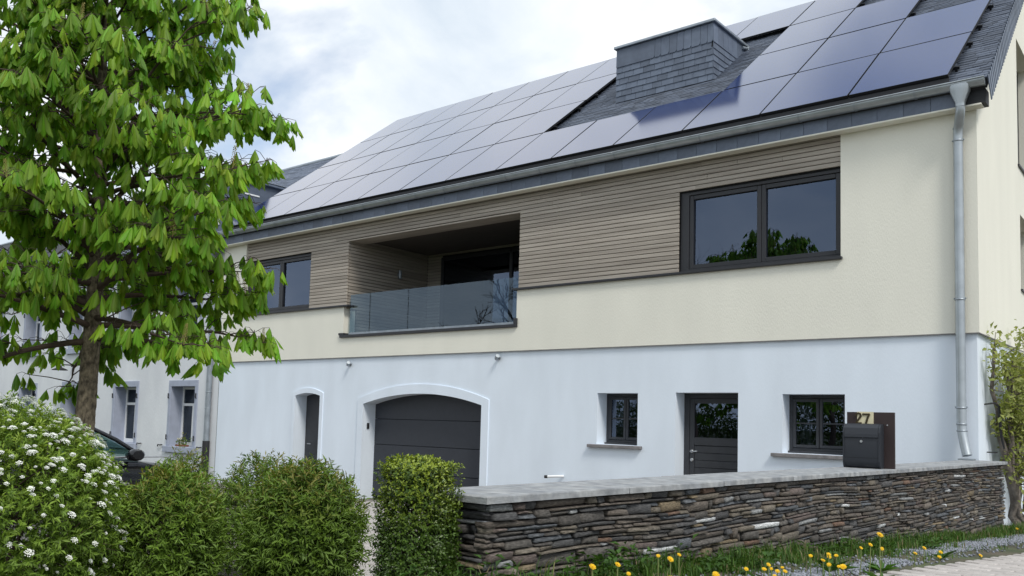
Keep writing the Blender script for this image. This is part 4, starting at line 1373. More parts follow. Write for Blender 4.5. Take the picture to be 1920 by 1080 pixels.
def crown_profile(z, prof):
    for (z0, r0), (z1, r1) in zip(prof[:-1], prof[1:]):
        if z0 <= z <= z1: return r0 + (r1 - r0) * (z - z0) / (z1 - z0)
    return .2
def build_tree(base, prof, trunk_r, ztop, nbranch, seed, side=None, first=1.58):
    """returns trunk MB, branch MB, list of leaf matrices, spike spots"""
    r = random.Random(seed)
    bx, by, bz = base
    tr = MB(); br = MB(); LM = []; spikes = []
    tp = []; rad = []
    H = ztop - bz
    for i in range(15):
        f = i / 14
        tp.append(Vector((bx + .06 * math.sin(f * 5 + .5) * f, by + .07 * math.sin(f * 4.1) * f, bz + H * f)))
        rad.append(trunk_r * (1.25 - .30 * min(f * 8, 1)) * (1 - f) ** .75 + .012)
    tr.tube(tp, rad, 14)
    def trunk_at(z):
        f = (z - bz) / H * 14
        i = min(int(f), 13)
        return tp[i].lerp(tp[i + 1], f - i), rad[i]
    def whorl(tip, d, n, spread=1.0):
        a0 = r.uniform(0, 6.28)
        for k in range(n):
            a = a0 + k * 6.283 / n + r.uniform(-.45, .45)
            out = Vector((math.cos(a), math.sin(a), r.uniform(-.1, .45)))
            out = (out * .85 + d * .6).normalized()
            pl = r.uniform(.07, .19) * spread
            q = tip + out * pl + Vector((0, 0, -.02))
            br.tube([tip, tip + out * pl * .55 + Vector((0, 0, .012)), q], [.0032, .0026, .0022], 4, False)
            az = math.atan2(out.y, out.x) + r.uniform(-.5, .5)
            s = r.uniform(.62, 1.04)
            Mx = Matrix.Translation(q) @ Matrix.Rotation(az, 4, 'Z') @ Matrix.Rotation(R(r.uniform(-14, 18)), 4, 'Y') @ Matrix.Rotation(R(r.uniform(-14, 14)), 4, 'X') @ Matrix.Diagonal((s, s, s, 1))
            LM.append((Mx, r.randrange(NVAR)))
    az = r.uniform(0, 6)
    for b in range(nbranch):
        f = (b + r.uniform(.1, .9)) / nbranch
        z = first + (ztop - .5 - first) * f ** 1.05
        az += 2.39996 + r.uniform(-.35, .35)
        p0, r0 = trunk_at(z)
        Ln = crown_profile(z + .25, prof) * r.uniform(.78, 1.02)
        if side: Ln *= 1 + side[1] * max(0, math.cos(az - side[0]))
        el = R(r.uniform(-4, 46)) + f * .30 - .25 * max(0, 1 - f * 5)
        d = Vector((math.cos(az) * math.cos(el), math.sin(az) * math.cos(el), math.sin(el)))
        pts = [p0]; rd = [max(r0 * .42, .012)]
        n = 7
        for k in range(1, n + 1):
            t = k / n
            dd = (d + Vector((r.uniform(-.16, .16), r.uniform(-.16, .16), -.30 * t + r.uniform(-.08, .08)))).normalized()
            pts.append(pts[-1] + dd * Ln / n)
            rd.append(max(rd[0] * (1 - t) ** .8, .0055))
        br.tube(pts, rd, 7, True)
        whorl(pts[-1], d, r.choice([5, 6, 7]))
        if r.random() < .6: spikes.append(pts[-1])
        for k in range(2, n + 1):
            for sgn in (-1, 1):
                if r.random() < .84:
                    p = pts[k - 1].lerp(pts[k], r.random())
                    a2 = az + sgn * r.uniform(.45, 1.25)
                    l2 = Ln * r.uniform(.13, .34) * (1.25 - k / n * .5)
                    d2 = Vector((math.cos(a2), math.sin(a2), r.uniform(-.15, .55))).normalized()
                    mid = p + d2 * l2 * .5 + Vector((0, 0, .02)); tip = p + d2 * l2 + Vector((0, 0, r.uniform(-.04, .03)))
                    br.tube([p, mid, tip], [.0075, .006, .0045], 5, False)
                    whorl(tip, d2, r.choice([3, 4, 5, 5]))
                    if l2 > .35 and r.random() < .6: whorl(mid, d2, 3)
    whorl(tp[-1], Vector((0, 0, 1)), 7)
    return tr, br, LM, spikes

def merged_leaves(LM):
    V = []; F = []; C = []; n = 0
    rr_ = np.random.default_rng(5)
    for Mx, k in LM:
        m_ = np.array(Mx, dtype=np.float32)
        V.append(LV[k] @ m_[:3, :3].T + m_[:3, 3]); F.append(LF[k] + n); C.append(LC[k] * rr_.uniform(.8, 1.2)); n += len(LV[k])
    return np.concatenate(V), np.concatenate(F), np.concatenate(C)

TB = (-6.20, -8.01, ground_z(-6.2, -8.01))
prof = [(1.2, 1.5), (1.8, 1.75), (2.3, 1.8), (3.0, 1.85), (3.8, 1.9), (4.4, 1.75), (4.9, 1.35), (5.4, .6), (6.3, .2)]
tree = thing('chestnut_tree', TB, 'young chestnut tree with drooping hand-shaped leaves and rough trunk, on the left', 'tree')
tr, br, LM, spikes = build_tree(TB, prof, .098, 5.65, 76, 43, side=None, first=1.64)
tk = MB(); NA, NZ = 28, 150                       # furrowed trunk
ax_ = [Vector(tr.v[i * 14]) for i in range(15)]
cen = []
for i in range(15):
    c_ = Vector((0, 0, 0))
    for k in range(14): c_ += Vector(tr.v[i * 14 + k])
    cen.append(c_ / 14)
rad_ = [(Vector(tr.v[i * 14]) - cen[i]).length for i in range(15)]
rt = np.random.default_rng(2); ph = rt.uniform(0, 6.28, (6, 2))
vs = []
for j in range(NZ + 1):
    f = j / NZ * 14; i = min(int(f), 13); t = f - i
    c_ = cen[i].lerp(cen[i + 1], t); q = rad_[i] * (1 - t) + rad_[i + 1] * t
    for k in range(NA):
        a = 2 * math.pi * k / NA
        d_ = sum(math.sin(a * (5 + 3 * m_) + math.sin(c_.z * (6 + 5 * m_) + ph[m_, 0]) * 1.6 + ph[m_, 1]) for m_ in range(5)) / 5
        d_ = d_ * .055 + rt.uniform(-.035, .035)
        vs.append(c_ + Vector((math.cos(a), math.sin(a), 0)) * q * (1 + d_))
tk.add(vs, [(j * NA + k, j * NA + (k + 1) % NA, (j + 1) * NA + (k + 1) % NA, (j + 1) * NA + k) for j in range(NZ) for k in range(NA)], False)
tk.build('trunk', M['bark'], tree)
br.build('branches', M['twig'], tree)
vis = []
for i, (Mx, k) in enumerate(LM):
    px, py, d = to_pixel(Mx.translation)
    if -30 < px < 640 and -40 < py < 900: vis.append((d, i))
vis.sort()
single = {i for d, i in vis[:300]}
for i in single:
    Mx, k = LM[i]
    link('leaf', leaf_meshes[k], tree, Mx)
V, F, C = merged_leaves([lm for i, lm in enumerate(LM) if i not in single])
tag(link('foliage', np_mesh('foliage', V, F, M['leaf_chestnut'], False, C), tree), kind='stuff')
# flower candles
def spike_mesh(seed):
    r = random.Random(seed); b = MB()
    b.tube([(0, 0, 0), (.004, 0, .10), (0, .003, .20)], [.004, .003, .0015], 5)
    for i in range(46):
        z = .03 + .165 * i / 46; a = i * 2.4; q = .020 * (1 - .75 * i / 46) + .004
        c = Vector((q * math.cos(a), q * math.sin(a), z)); s = r.uniform(.004, .0065)
        b.add([c + Vector((s, 0, 0)), c + Vector((0, s, 0)), c + Vector((-s, 0, 0)), c + Vector((0, -s, 0)), c + Vector((0, 0, s * 1.4)), c - Vector((0, 0, s))],
              [(0, 1, 4), (1, 2, 4), (2, 3, 4), (3, 0, 4), (1, 0, 5), (2, 1, 5), (3, 2, 5), (0, 3, 5)])
    return b.mesh('flower_spike', M['spike'])
M['spike'] = pmat('budding_chestnut_flower', (0.26, 0.22, 0.06), 0.7, var=.3, vscale=60)
spm = [spike_mesh(i) for i in range(3)]
for i, p in enumerate(spikes):
    s = random.uniform(.8, 1.2)
    link('flower_spike', spm[i % 3], tree, Matrix.Translation(p) @ Matrix.Rotation(R(random.uniform(-12, 12)), 4, 'X') @ Matrix.Diagonal((s, s, s, 1)))
print('chestnut leaves', len(LM), 'in view', len(vis))

# ================================================================== dry stone wall
COP_Z = 0.704; COP_T = 0.032
swall = thing('stone_wall', (WA.x, WA.y, 0.2), 'low dry-stone wall of thin dark slabs with a grey coping', 'wall')
FACE = 0.035                                   # the stones stand back from the coping edge
THICK = 0.36
def wall_base(u): return ground_z((WA + WD * u + WN * .1).x, (WA + WD * u).y) - .12
def wall_pt(u, z, out):
    p = WA + WD * u + WN * (out - FACE)
    return (p.x, p.y, z)
mb = MB()
c = [WA + WD * u + WN * q for u, q in ((.06, -FACE - .045), (WLEN - .06, -FACE - .045), (WLEN - .06, -THICK + .03), (.06, -THICK + .03))]
mb.prism([(p.x, p.y) for p in c], lambda x, y: (x, y, -.7), lambda x, y: (x, y, COP_Z - COP_T - .004))
mb.build('wall_core', M['mortar'], swall)
STONE_COLS = [((.108, .100, .092), 30), ((.130, .112, .096), 26), ((.082, .082, .084), 18), ((.165, .145, .118), 16), ((.115, .125, .138), 8), ((.20, .160, .105), 5),
              ((.15, .098, .072), 1.6), ((.26, .27, .275), 5), ((.60, .62, .63), 2.6), ((.135, .110, .100), 10)]
_cw = np.array([w for _, w in STONE_COLS]); _cw = _cw / _cw.sum()
rs = np.random.default_rng(77)
def stone_geo(u0, u1, z0, z1, r, fn, depth=.06):
    """irregular slab: outline of about ten points, chamfered front"""
    w, h = u1 - u0, z1 - z0
    n_side = 3 if w < .12 else 4
    pts = []
    sl = r.uniform(-.10, .10) * h
    for k in range(n_side + 1):
        t = k / n_side
        e_ = .0 if 0 < k < n_side else r.uniform(0, min(.010, w * .07)) * (1 if k == 0 else -1)
        pts.append((u0 + w * (t + (r.uniform(-.06, .06) if 0 < k < n_side else 0)) + e_, z0 + h * r.uniform(0, .09) + max(0, sl * (t - .5))))
    for k in range(n_side + 1):
        t = 1 - k / n_side
        e_ = .0 if 0 < k < n_side else r.uniform(0, min(.014, w * .10)) * (-1 if k == 0 else 1)
        pts.append((u0 + w * (t + (r.uniform(-.06, .06) if 0 < k < n_side else 0)) + e_, z1 - h * r.uniform(0, .10) + min(0, sl * (t - .5))))
    cu, cz = (u0 + u1) / 2, (z0 + z1) / 2
    pr_ = r.uniform(-.010, .014)
    tl = r.uniform(-.010, .010); tz = r.uniform(-.008, .008)
    b = .0025
    V = []; n = len(pts)
    for (u, z) in pts: V.append(fn(u, z, -depth))
    for (u, z) in pts: V.append(fn(u, z, pr_ - .010 + tl * (u - cu) / w * 2))
    for (u, z) in pts:
        su = max(0, 1 - b / max(abs(u - cu), .012)); sz = max(0, 1 - b * .8 / max(abs(z - cz), .008))
        V.append(fn(cu + (u - cu) * su, cz + (z - cz) * sz, pr_ + tl * (u - cu) / w * 2 + tz * (z - cz) / h * 2 + r.uniform(-.002, .002)))
    V.append(fn(cu + r.uniform(-.2, .2) * w, cz, pr_ + r.uniform(.0, .006)))
    T = []
    for k in range(n):
        k2 = (k + 1) % n
        T += [(k, k2, n + k2), (k, n + k2, n + k), (n + k, n + k2, 2 * n + k2), (n + k, 2 * n + k2, 2 * n + k), (2 * n + k, 2 * n + k2, 3 * n)]
    c = np.array(STONE_COLS[r.choice(len(STONE_COLS), p=_cw)][0]) * r.uniform(.75, 1.25)
    if c[0] > .22 and (h > .032 or w < h * 3): c = np.array((.108, .100, .092)) * r.uniform(.75, 1.25)   # pale quartz lies in thin bands
    C = np.tile(c, (len(V), 1)) * r.uniform(.9, 1.1, (len(V), 1))
    return V, T, C
def wave(u, z, r0): return .010 * math.sin(u * 1.7 + z * 7 + r0) + .006 * math.sin(u * 4.3 - z * 4)
stones = []
def fill(u_lo, u_hi, fn, base_fn, seed, center_fn):
    """lay courses of mixed height; some stones take two courses"""
    r = np.random.default_rng(seed)
    zt = COP_Z - COP_T - .004
    courses = [-.35]
    while courses[-1] < zt - .02: courses.append(courses[-1] + r.choice([.016, .021, .027, .034, .044], p=[.2, .3, .26, .16, .08]))
    courses[-1] = zt
    taken = []
    for i in range(len(courses) - 1):
        u = u_lo + (r.uniform(0, .05) if i % 2 else 0)
        blocks = sorted([(a, b) for (a, b, j) in taken if j == i])
        while u < u_hi - .02:
            hit = [bl for bl in blocks if bl[0] <= u + .001 < bl[1]]
            if hit: u = hit[0][1]; continue
            nxt = min([bl[0] for bl in blocks if bl[0] > u] + [u_hi])
            w = min(r.choice([r.uniform(.05, .11), r.uniform(.11, .23), r.uniform(.20, .42)], p=[.28, .46, .26]), nxt - u)
            if nxt - (u + w) < .045: w = nxt - u
            top = i + 1
            if i + 2 < len(courses) and r.uniform() < .20 and w < .30:
                if not any(j == i + 1 and a < u + w and b > u for (a, b, j) in taken):
                    top = i + 2; taken.append((u, u + w, i + 1))
            z0, z1 = courses[i], courses[top]
            um = u + w / 2
            if z1 > base_fn(um) and w > .02:
                g = .0028
                fnw = lambda uu, zz, oo: fn(uu, min(zz + wave(uu, zz, seed) * min(1, (zt - zz) / .06), zt), oo)
                V, T, C = stone_geo(u + g, u + w - g, z0 + g * .6, z1 - g * .6, r, fnw)
                px, py, d = to_pixel(center_fn(um, (z0 + z1) / 2))
                stones.append((w * (z1 - z0) / d ** 2 if d > 0 and 850 < px < 1930 and py < 1085 else 0, V, T, C))
            u += w
fill(0.0, WLEN, wall_pt, wall_base, 5, lambda u, z: wall_pt(u, z, 0))
# near end of the wall
def end_pt(u, z, out):
    p = WA + WN * (-FACE - u) - WD * (out - .012)
    return (p.x, p.y, z)
fill(0.0, THICK - .06, end_pt, lambda u: -.2, 6, lambda u, z: end_pt(u, z, 0))
stones.sort(key=lambda s: -s[0])
for sc_, V, T, C in stones[:300]:
    link('stone', np_mesh('stone', V, T, M['stone'], False, C), swall)
V = []; T = []; C = []; n = 0
for sc_, v, t, c in stones[300:]:
    V += v; T += [tuple(i + n for i in q) for q in t]; C.append(c); n += len(v)
tag(link('small_stones', np_mesh('small_stones', V, T, M['stone'], False, np.concatenate(C)), swall), kind='stuff')
print('stones', len(stones))
# coping slabs
u = -.03; k = 0
while u < WLEN + .02:
    w = (1.07, 1.0, .98, 1.03)[k % 4]
    u2 = min(u + w, WLEN + .03)
    pts = [WA + WD * (u + .004) + WN * .0, WA + WD * (u2 - .004) + WN * .0, WA + WD * (u2 - .004) - WN * .44, WA + WD * (u + .004) - WN * .44]
    s = MB()
    zt = COP_Z + random.uniform(-.002, .002); zb_ = zt - COP_T
    inn = [p + (sum((q for q in pts), Vector()) / 4 - p).normalized() * .006 for p in pts]
    vs = [(p.x, p.y, zb_) for p in pts] + [(p.x, p.y, zt - .005) for p in pts] + [(p.x, p.y, zt) for p in inn]
    s.add(vs, [(3, 2, 1, 0)] + [(i, (i + 1) % 4, 4 + (i + 1) % 4, 4 + i) for i in range(4)] + [(4 + i, 4 + (i + 1) % 4, 8 + (i + 1) % 4, 8 + i) for i in range(4)] + [(8, 9, 10, 11)])
    s.build('coping_slab', M['coping'], swall)
    u = u2; k += 1
    if u2 >= WLEN + .03: break

# ================================================================== letter box on the wall
mbx = thing('mailbox', (-.05, -4.1, COP_Z), 'charcoal letter box with a brown board and house number 27 on the coping', 'mailbox')
ma = Vector((-.228, -4.175, 0)); mu = Vector((1, .04, 0)).normalized(); mn = Vector((mu.y, -mu.x, 0))          # mn faces the street
def box_pt(u, out, z):
    p = ma + mu * u + mn * out
    return (p.x, p.y, COP_Z + z)
MW = .305; MH = .378; MD = .125
prof_m = [(0, .0), (0, MH - .03)]
front = [(.018, .006), (.055, .004), (.105, .02)] 
outline = [(-MD, .010), (-.030, .004), (-.010, .020), (0, .060), (0, MH - .075), (-.012, MH - .035), (-.04, MH - .010), (-.07, MH), (-MD, MH)]
s = MB()
vs = [box_pt(0.006, o, z) for o, z in outline] + [box_pt(MW - .006, o, z) for o, z in outline]
n = len(outline)
s.add(vs, [(i, i + 1, n + i + 1, n + i)[::-1] for i in range(n - 1)], True)
s.add(vs, [tuple(range(n)), tuple(range(2 * n - 1, n - 1, -1)), (n - 1, 0, n, 2 * n - 1)])
s.build('box_body', M['mailbox'], mbx)
for a, b in ((-.002, .012), (MW - .012, MW + .002)):      # side shells, slightly proud
    s = MB()
    ol = [(o + (.006 if o > -MD else 0), z + (.003 if z > MH * .5 else -.002)) for o, z in outline]
    vs = [box_pt(a, o, z) for o, z in ol] + [box_pt(b, o, z) for o, z in ol]
    s.add(vs, [tuple(range(n)), tuple(range(2 * n - 1, n - 1, -1))] + [(i, (i + 1) % n, n + (i + 1) % n, n + i)[::-1] for i in range(n)])
    s.build('side_shell', M['mailbox'], mbx)
s = MB()   # lid flap with a lip
lid = [(.004, MH - .118), (.012, MH - .112), (.010, MH - .085), (-.002, MH - .032), (-.034, MH - .004), (-.066, MH + .006), (-.066, MH + .001), (-.036, MH - .012), (-.010, MH - .04), (.001, MH - .09)]
m_ = len(lid)
vs = [box_pt(.014, o, z) for o, z in lid] + [box_pt(MW - .014, o, z) for o, z in lid]
s.add(vs, [(i, (i + 1) % m_, m_ + (i + 1) % m_, m_ + i)[::-1] for i in range(m_)], False)
s.add(vs, [tuple(range(m_)), tuple(range(2 * m_ - 1, m_ - 1, -1))])
s.build('lid', M['mailbox'], mbx)
s = MB(); c0 = Vector(box_pt(MW * .5, .001, MH - .148)); s.tube([c0, c0 + mn * .008], [.013, .011], 14); s.build('lock', M['silver'], mbx)
s = MB(); q = [box_pt(.012, .0012, z) for z in (.088, .091)] + [box_pt(MW - .012, .0012, z) for z in (.091, .088)]
s.add(q, [(0, 3, 2, 1)]); s.build('front_seam', M['black'], mbx)
BH = .485
s = MB(); s.prism([(-.004, 0), (MW + .088, 0), (MW + .088, BH), (-.004, BH)], lambda u, z: box_pt(u, -MD - .003, z), lambda u, z: box_pt(u, -MD - .028, z)); board = s.build('back_board', M['board_brown'], mbx)
s = MB(); s.prism([(.085, .355), (.222, .355), (.222, BH + .003), (.085, BH + .003)], lambda u, z: box_pt(u, -MD + .004, z), lambda u, z: box_pt(u, -MD - .002, z)); plate = s.build('number_plate', M['plate'], mbx)
def stroke(mb, pts, wd, y0=-MD + .0045, y1=-MD + .012):
    for i in range(len(pts) - 1):
        (a, b), (c, d) = pts[i], pts[i + 1]
        l = math.hypot(c - a, d - b); nx_, nz_ = -(d - b) / l * wd / 2, (c - a) / l * wd / 2
        ex, ez = (c - a) / l * wd * .25, (d - b) / l * wd * .25
        poly = [(a - ex + nx_, b - ez + nz_), (a - ex - nx_, b - ez - nz_), (c + ex - nx_, d + ez - nz_), (c + ex + nx_, d + ez + nz_)]
        mb.prism(poly, lambda u, z: box_pt(u, y1 + i * .0003, z), lambda u, z: box_pt(u, y0, z))
two = [(.083, .497), (.090, .515), (.106, .522), (.122, .516), (.128, .498), (.122, .478), (.104, .452), (.088, .428), (.086, .419), (.132, .419)]
two = [(u * .90 + .001, .388 + (z - .419) * .84) for u, z in two]
s = MB(); stroke(s, two, .015); s.build('digit', M['digit'], plate)
s = MB(); stroke(s, [(.135, .466), (.188, .466), (.174, .432), (.160, .384)], .016); s.build('digit', M['digit'], plate)
s = MB()
for u in (MW + .03,):
    c0 = Vector(box_pt(u, -MD - .003, .375)); s.tube([c0, c0 + mn * .004], .006, 8)
s.build('screw', M['silver'], board)

# ================================================================== climbing plant at the gable corner
clim = thing('climbing_plant', (.12, 1.4, -.15), 'climbing shrub with twisted grey stems and young leaves on the gable wall', 'climber')
st = MB(); r = random.Random(8); tips = []
for i in range(13):
    y = r.uniform(.75, 2.6); x = r.uniform(.12, .30)
    pts = [Vector((x + .15, y + r.uniform(-.2, .2), -.25))]
    n = 9; top = r.uniform(1.4, 2.15)
    for k in range(1, n + 1):
        f = k / n
        y += r.uniform(-.16, .13); x = max(.05, x + r.uniform(-.06, .05))
        pts.append(Vector((x, y, -.25 + (top + .25) * f)))
    r0 = r.choice([.012, .018, .03, .045, .06])
    st.tube(pts, [r0 * (1 - .7 * k / n) * r.uniform(.85, 1.15) for k in range(n + 1)], 7)
    for k in range(3, n + 1):
        for j in range(3):
            p = pts[k]; d = Vector((r.uniform(-.05, .9), r.uniform(-1, 1), r.uniform(-.3, .9))).normalized()
            l = r.uniform(.10, .38)
            q = p + d * l; q.x = max(q.x, .05)
            m2 = p.lerp(q, .5) + Vector((0, 0, r.uniform(-.05, .03)))
            st.tube([p, m2, q], [.008, .005, .003], 4, False); tips += [q, m2]
st.build('stems', M['vine'], clim)
# one long shoot with a flower-like tuft
s = MB(); s.tube([(.12, 1.9, 2.0), (.13, 1.95, 2.2), (.14, 1.98, 2.46)], [.007, .005, .003], 5); s.build('shoot', M['stem'], clim)
tips += [Vector((.14, 1.98, 2.46))] * 3
rg = np.random.default_rng(9)
T_ = np.array([list(t) for t in tips]); idx = rg.integers(0, len(T_), 6500)
idx = np.array([i for i in idx if rg.uniform() < .35 + .5 * (T_[i, 2] > .9)])
P = T_[idx] + rg.normal(size=(len(idx), 3)) * np.array([.05, .07, .06]); P[:, 0] = np.maximum(P[:, 0], .045)
A = norm(rg.normal(size=P.shape) + np.array([.4, -.2, .1])); U = norm(rg.normal(size=P.shape) * .5 + np.array([.3, -.3, 1]))
ln = rg.uniform(.045, .10, len(P))
t_ = rg.uniform(0, 1, (len(P), 1))
V, F, CC = leaves(P, A, U, ln, ln * .55, np.array([.17, .22, .04]) * (1 - t_) + np.array([.34, .37, .12]) * t_)
tag(link('foliage', np_mesh('foliage', V, F, M['leaf_shrub'], False, CC), clim), kind='stuff')
hook = thing('wall_hook', (0, .5, 1.32), 'black iron hook and rod on the white gable wall', 'hook')
s = MB(); s.tube([(-.01, .38, 1.40), (.10, .42, 1.42), (.14, .47, 1.38), (.14, .60, 1.0), (.16, .66, .85)], [.010, .012, .018, .017, .012], 7); s.build('rod', M['iron'], hook)
s = MB(); s.tube([(-.01, .50, .80), (.12, .45, .80)], .008, 6); s.build('peg', M['iron'], hook)

# ================================================================== verge: grass, gravel, dandelions
rg = np.random.default_rng(55)
def strip_w(v):      # how far the verge reaches from the wall, along its length
    return .70
def grass_field():
    P = []; H = []; W = []
    def put(u, o, h, w):
        p = WA + WD * u + WN * (o - (FACE - .01 if u < WLEN else 0))
        P.append((p.x, p.y, ground_z(max(p.x, -.05), p.y))); H.append(h); W.append(w)
    for i in range(230):                       # tussocks
        u = rg.uniform(-1.2, WLEN + .4)
        tall = u < 5.6
        o = abs(rg.normal(0, .17 if tall else .09)) + .015
        if o > .6: continue
        hh = rg.uniform(.03, .14) * (1.15 if o < .2 else .7) * (1 if tall else .8)
        for k in range(int(rg.uniform(25, 90))):
            a = rg.uniform(0, 6.28); q = abs(rg.normal(0, .055))
            oo = o + q * math.sin(a)
            if oo < .01: continue
            put(u + q * math.cos(a) * 1.5, oo, hh * rg.uniform(.35, 1.2), rg.uniform(.003, .008))
    for i in range(5200):                      # short turf
        u = rg.uniform(-1.2, WLEN + 1.0); o = rg.uniform(.01, .68)
        if rg.uniform() < (.5 if o > .3 else .15) + (.3 if u > 4.5 else 0): continue
        put(u, o, rg.uniform(.015, .06), rg.uniform(.003, .007))
    for i in range(6000):                      # lawn past the far end of the wall
        x, y = rg.uniform(.25, 1.5), rg.uniform(-.4, 5.0)
        P.append((x, y, ground_z(x, y))); H.append(rg.uniform(.05, .16)); W.append(rg.uniform(.005, .010))
    return np.array(P), np.array(H), np.array(W)
P, H, W = grass_field()
n = len(P)
ang = rg.uniform(0, 6.283, n); lean = rg.uniform(.1, .75, n)
dirh = np.stack([np.cos(ang), np.sin(ang), np.zeros(n)], 1); sidev = np.stack([-np.sin(ang), np.cos(ang), np.zeros(n)], 1)
up = np.array([0, 0, 1.0])
mid = P + up * (H * .6)[:, None] + dirh * (H * lean * .25)[:, None]
tip = P + up * (H * (1 - .25 * lean))[:, None] + dirh * (H * lean * .8)[:, None]
w_ = W[:, None] * .5
V = np.stack([P - sidev * w_, P + sidev * w_, mid + sidev * w_ * .8, mid - sidev * w_ * .8, tip], 1).reshape(-1, 3)
k = np.arange(n)[:, None] * 5
F = np.concatenate([k + np.array([[0, 1, 2]]), k + np.array([[0, 2, 3]]), k + np.array([[3, 2, 4]])])
t_ = rg.uniform(0, 1, (n, 1)); dry = (rg.uniform(0, 1, (n, 1)) < .10)
C = np.array([.035, .085, .016]) * (1 - t_) + np.array([.105, .20, .035]) * t_
C = np.where(dry, np.array([.26, .22, .12]), C)
tag(link('grass', np_mesh('grass', V, F, M['grass'], False, np.repeat(C, 5, axis=0))), 'green verge grass growing along the foot of the stone wall', 'grass', None, 'stuff')
# broad-leaved weeds among it (rosettes)
WP = []; WAX = []; WL_ = []
for i in range(120):
    u = rg.uniform(-.9, 6.0); o = abs(rg.normal(.08, .14)) + .02
    hh = rg.uniform(.02, .13) * (1.3 if u < 1.6 else .8)
    for k in range(16):
        a = rg.uniform(0, 6.28); q = abs(rg.normal(0, .035))
        p = WA + WD * (u + q * math.cos(a)) + WN * max(.0, o - FACE + q * math.sin(a))
        WP.append((p.x, p.y, ground_z(max(p.x, -.05), p.y) + hh * rg.uniform(.0, 1.0))); WAX.append((math.cos(a), math.sin(a), rg.uniform(-.1, .9))); WL_.append(rg.uniform(.025, .06))
WP = np.array(WP); WAX = np.array(WAX); WL_ = np.array(WL_)
V, F_, CC = leaves(WP, WAX, np.tile(np.array([0, 0, 1.0]), (len(WP), 1)) + rg.normal(size=WP.shape) * .25, WL_, WL_ * .45, np.array([.055, .125, .022]) * rg.uniform(.6, 1.6, (len(WP), 1)))
tag(link('verge_weeds', np_mesh('verge_weeds', V, F_, M['grass'], False, CC)), 'broad-leaved green weeds at the foot of the stone wall', 'weeds', None, 'stuff')
def chips(n, fn):
    V = []; F = []; C = []
    base = np.array([(1, 0, 0), (-1, 0, 0), (0, 1, 0), (0, -1, 0), (0, 0, .8), (0, 0, -.8)], dtype=float)
    tri = np.array([(0, 2, 4), (2, 1, 4), (1, 3, 4), (3, 0, 4), (2, 0, 5), (1, 2, 5), (3, 1, 5), (0, 3, 5)])
    for i in range(n):
        x, y = fn()
        s = rg.uniform(.006, .015)
        q = base * s * rg.uniform(.6, 1.4, (6, 3))
        a = rg.uniform(0, 6.28); ca, sa = math.cos(a), math.sin(a)
        q = np.stack([q[:, 0] * ca - q[:, 1] * sa, q[:, 0] * sa + q[:, 1] * ca, q[:, 2]], 1)
        V.append(q + np.array([x, y, ground_z(max(x, -.05), y) + s * .45])); F.append(tri + 6 * i)
        g = rg.uniform(.6, 1.5); C.append(np.tile(np.array([.21, .225, .26]) * g, (6, 1)))
    return np.concatenate(V), np.concatenate(F), np.concatenate(C)
def gravel_spot():
    while True:
        u = rg.uniform(.6, WLEN + 1.0); o = rg.uniform(.18, .70)
        a = math.exp(-((o - .36) / .12) ** 2) * (1 if u > 4.2 else .0) * min(1, max(0, (u - 4.2) / .6))
        b = math.exp(-((o - .52) / .09) ** 2) * (1 if 1.0 < u < 3.6 else 0)
        if rg.uniform() < max(a, b, .03):
            p = WA + WD * u + WN * o
            return p.x, p.y
V, F, C = chips(9000, gravel_spot)
tag(link('gravel', np_mesh('gravel', V, F, M['gravel'], False, C)), 'grey-blue gravel chips strewn along the verge', 'gravel', None, 'stuff')

DAND = [(0.66,-9.37,0.22,0.026),(0.63,-9.16,0.20,0.024),(0.61,-9.05,0.15,0.018),(0.56,-8.74,0.20,0.018),(0.65,-8.80,0.20,0.028),(0.58,-8.60,0.20,0.020),(0.70,-8.50,0.12,0.032),(0.57,-8.65,0.10,0.022),
        (0.61,-8.00,0.10,0.023),(0.66,-7.91,0.10,0.025),(0.66,-7.86,0.12,0.023),(0.67,-7.85,0.10,0.018),(0.73,-7.92,0.10,0.023),(0.68,-7.74,0.10,0.018),(0.75,-7.88,0.10,0.023),(0.80,-8.12,0.10,0.021),
        (0.60,-7.15,0.12,0.023),(0.62,-6.93,0.12,0.027),(0.60,-6.87,0.10,0.027),(0.66,-7.13,0.10,0.026),(0.76,-7.32,0.10,0.025),(0.60,-6.75,0.10,0.025),(0.82,-7.35,0.10,0.019),(0.90,-7.52,0.12,0.034),
        (0.95,-7.10,0.28,0.037),(0.83,-6.87,0.20,0.027),(0.76,-6.81,0.17,0.021),(0.77,-6.46,0.15,0.025),(0.82,-5.94,0.10,0.027),(0.80,-5.65,0.12,0.032),(0.77,-5.10,0.06,0.030),(0.84,-5.43,0.05,0.029),(0.96,-4.77,0.04,0.031),(0.42,-0.12,0.06,0.038)]
DL = {0: 'leftmost large dandelion in front of the near end of the stone wall', 1: 'second dandelion from the left, oval head in front of the wall', 2: 'small low dandelion just right of the two leftmost ones',
      3: 'left small dandelion of the three in a tight row by the wall', 4: 'large middle dandelion of the three in a tight row by the wall', 5: 'right small dandelion of the three in a tight row by the wall',
      6: 'large dandelion at the bottom edge, right of the row of three', 7: 'dandelion cut by the bottom edge below the row of three',
      23: 'largest dandelion at the right of the middle cluster, near the pavement', 24: 'tallest dandelion standing high against the wall below the letter box', 25: 'dandelion just left below the tallest one',
      26: 'tiny dandelion left of the tallest one', 27: 'pale dandelion straight below the tallest one', 28: 'low dandelion between the tallest one and the gravel', 29: 'drooping dandelion at the left end of the gravel',
      30: 'orange-yellow dandelion touching the gravel patch', 31: 'lower dandelion touching the gravel patch', 32: 'lone dandelion between gravel and brick pavement', 33: 'far dandelion in the grass past the right end of the wall'}
